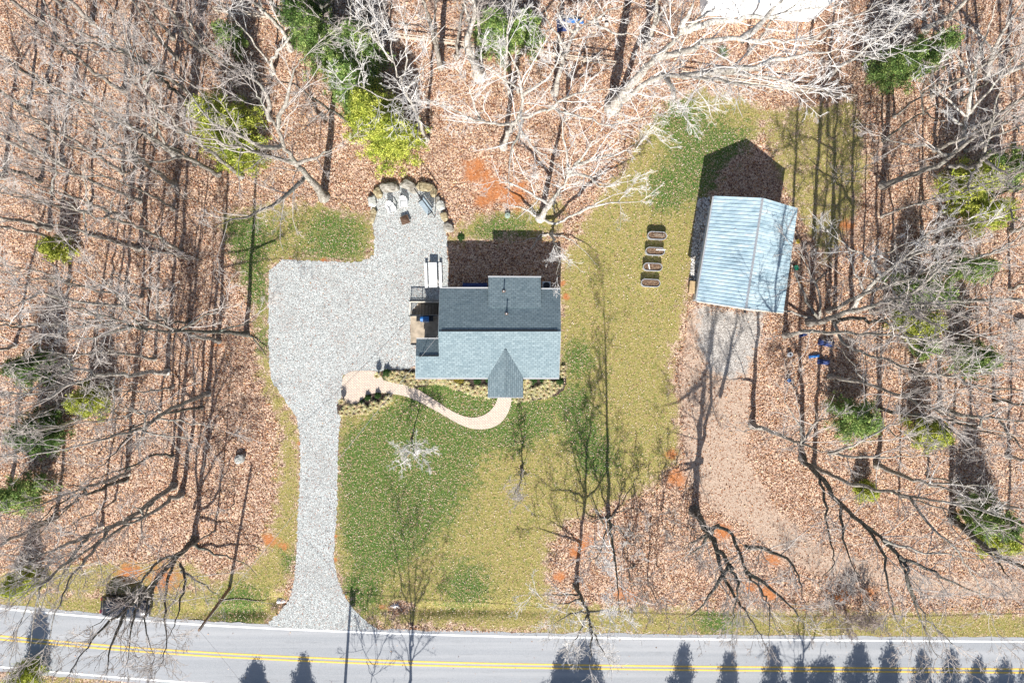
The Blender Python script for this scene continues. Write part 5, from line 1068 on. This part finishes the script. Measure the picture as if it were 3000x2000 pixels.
# ------------------------------------------------------------ clutter
def tarp(px, py, w, h, z, lab, mat, rz=0):
    from mathutils import noise
    c = P(px, py); n = 14; V = []; sd = random.uniform(0, 50)
    for j in range(n):
        for i in range(n):
            u, v = i/(n-1)-.5, j/(n-1)-.5; e = max(0, 1-(max(abs(u), abs(v))*2)**5); V.append((u*w, v*h, .02+z*e*(1+.35*noise.noise(Vector((u*5+sd, v*5, 0))))+.05*noise.noise(Vector((u*14, v*14, sd)))))
    F = [[j*n+i, j*n+i+1, (j+1)*n+i+1, (j+1)*n+i] for j in range(n-1) for i in range(n-1)]
    o = mesh_obj('tarp', V, F, M[mat], smooth=True); o.location = c; o.rotation_euler = (0,0,rz); tag(o, lab, 'tarp')
tarp(1645,76,.95,1.2,.6,'dark blue tarp bundle at the top behind the pale tree','darkblue',.1); tarp(1685,64,1.7,.35,.4,'bright blue folded tarp lying beside the dark one at the top','blue',-.1)
tarp(2385,1043,1.1,.3,.25,'bright blue strip of tarp in the leaves right of the garage track','blue',.15); tarp(2412,1060,1.2,.5,.4,'navy tarp heap below the bright blue strip','darkblue',-.1); tarp(2420,1005,1.6,.6,.5,'navy tarp heap above the bright blue strip','darkblue',-.2); tarp(2352,980,.8,.35,.3,'small navy cloth left of the navy heaps','darkblue',.3)
tarp(2440,1104,1.1,.35,.25,'dull green tarp in the leaves at the foot of the dark barked tree','green',-.1)
def bucket(px, py, lab, mat, r=.18, h=.32, name='bucket'):
    c = P(px, py); R = thing(name, c, lab, name)
    mb = MB().lathe((0,0,0), [(r*.8,0),(r,h),(r*1.06,h),(r*1.06,h-.03)], 14); mb.build('shell', M[mat], R)
    MB().cyl((-r,0,h), (-r*.6,.1,h+.09), .008, n=5).cyl((-r*.6,.1,h+.09), (r*.6,.1,h+.09), .008, n=5).cyl((r*.6,.1,h+.09), (r,0,h), .008, n=5).build('handle', M['galv'], R)
bucket(2309,1114,'small bright blue bucket alone in the leaves right of the track','blue'); bucket(2334,709,'yellow bucket beside the right garage wall','yellow',.22); bucket(2338,827,'orange bucket below the green one beside the garage','orange',.18); bucket(2328,786,'green bucket beside the right garage wall','green',.24,.4); bucket(1768,60,'pale bucket on the leaves beside the fallen frames at the top','cream',.16)
c = P(2312,1038); R = thing('hose_reel', c, 'round white and grey reel standing in the leaves right of the track', 'reel')
MB().lathe((0,0,0), [(.24,0),(.24,.05),(.12,.06),(.12,.28),(.24,.29),(.24,.34)], 18).build('drum', M['galv'], R); MB().lathe((0,0,.345), [(.12,0),(.11,.02),(.05,.03)], 14).build('hub', M['black'], R); MB().lathe((0,0,.06), [(.2,0),(.21,.1),(.2,.2)], 18).build('coil', M['white'], R)
c = P(2985,952); R = thing('fire_bowl', c, 'dark round metal bowl with a pale rim at the right edge of the woods', 'bowl')
MB().lathe((0,0,.05), [(.2,0),(.45,.2),(.55,.4),(.58,.42),(.5,.38),(.3,.2)], 20).build('bowl', M['black'], R); MB().lathe((0,0,.46), [(.58,0),(.6,.02),(.55,.03)], 20).build('rim', M['tan'], R)
c = P(1735,92); R = thing('wooden_frame', c, 'weathered square wooden frame lying on the leaves at the top', 'frame', rz=.1)  # open square frame of weathered boards, not a pallet
for a, b, w in (((-.4,0,.05),(.06,.9,.08),0),((.4,0,.05),(.06,.9,.08),0),((0,-.42,.05),(.74,.06,.08),0),((0,.42,.05),(.74,.06,.08),0)): MB().box(a, b).build('side', M['wood_grey'], R)
c = P(1776,78); R = thing('garden_stool', c, 'small pale stool near the fallen frame at the top', 'stool')
MB().lathe((0,0,.38), [(.2,0),(.22,.03),(.18,.05)], 14).build('seat', M['cream'], R)
for k in range(3): MB().cyl((.12*math.cos(k*2.1),.12*math.sin(k*2.1),.38), (.2*math.cos(k*2.1),.2*math.sin(k*2.1),0), .02, n=6).build('leg', M['wood_grey'], R)
print('trees', len(TREES))
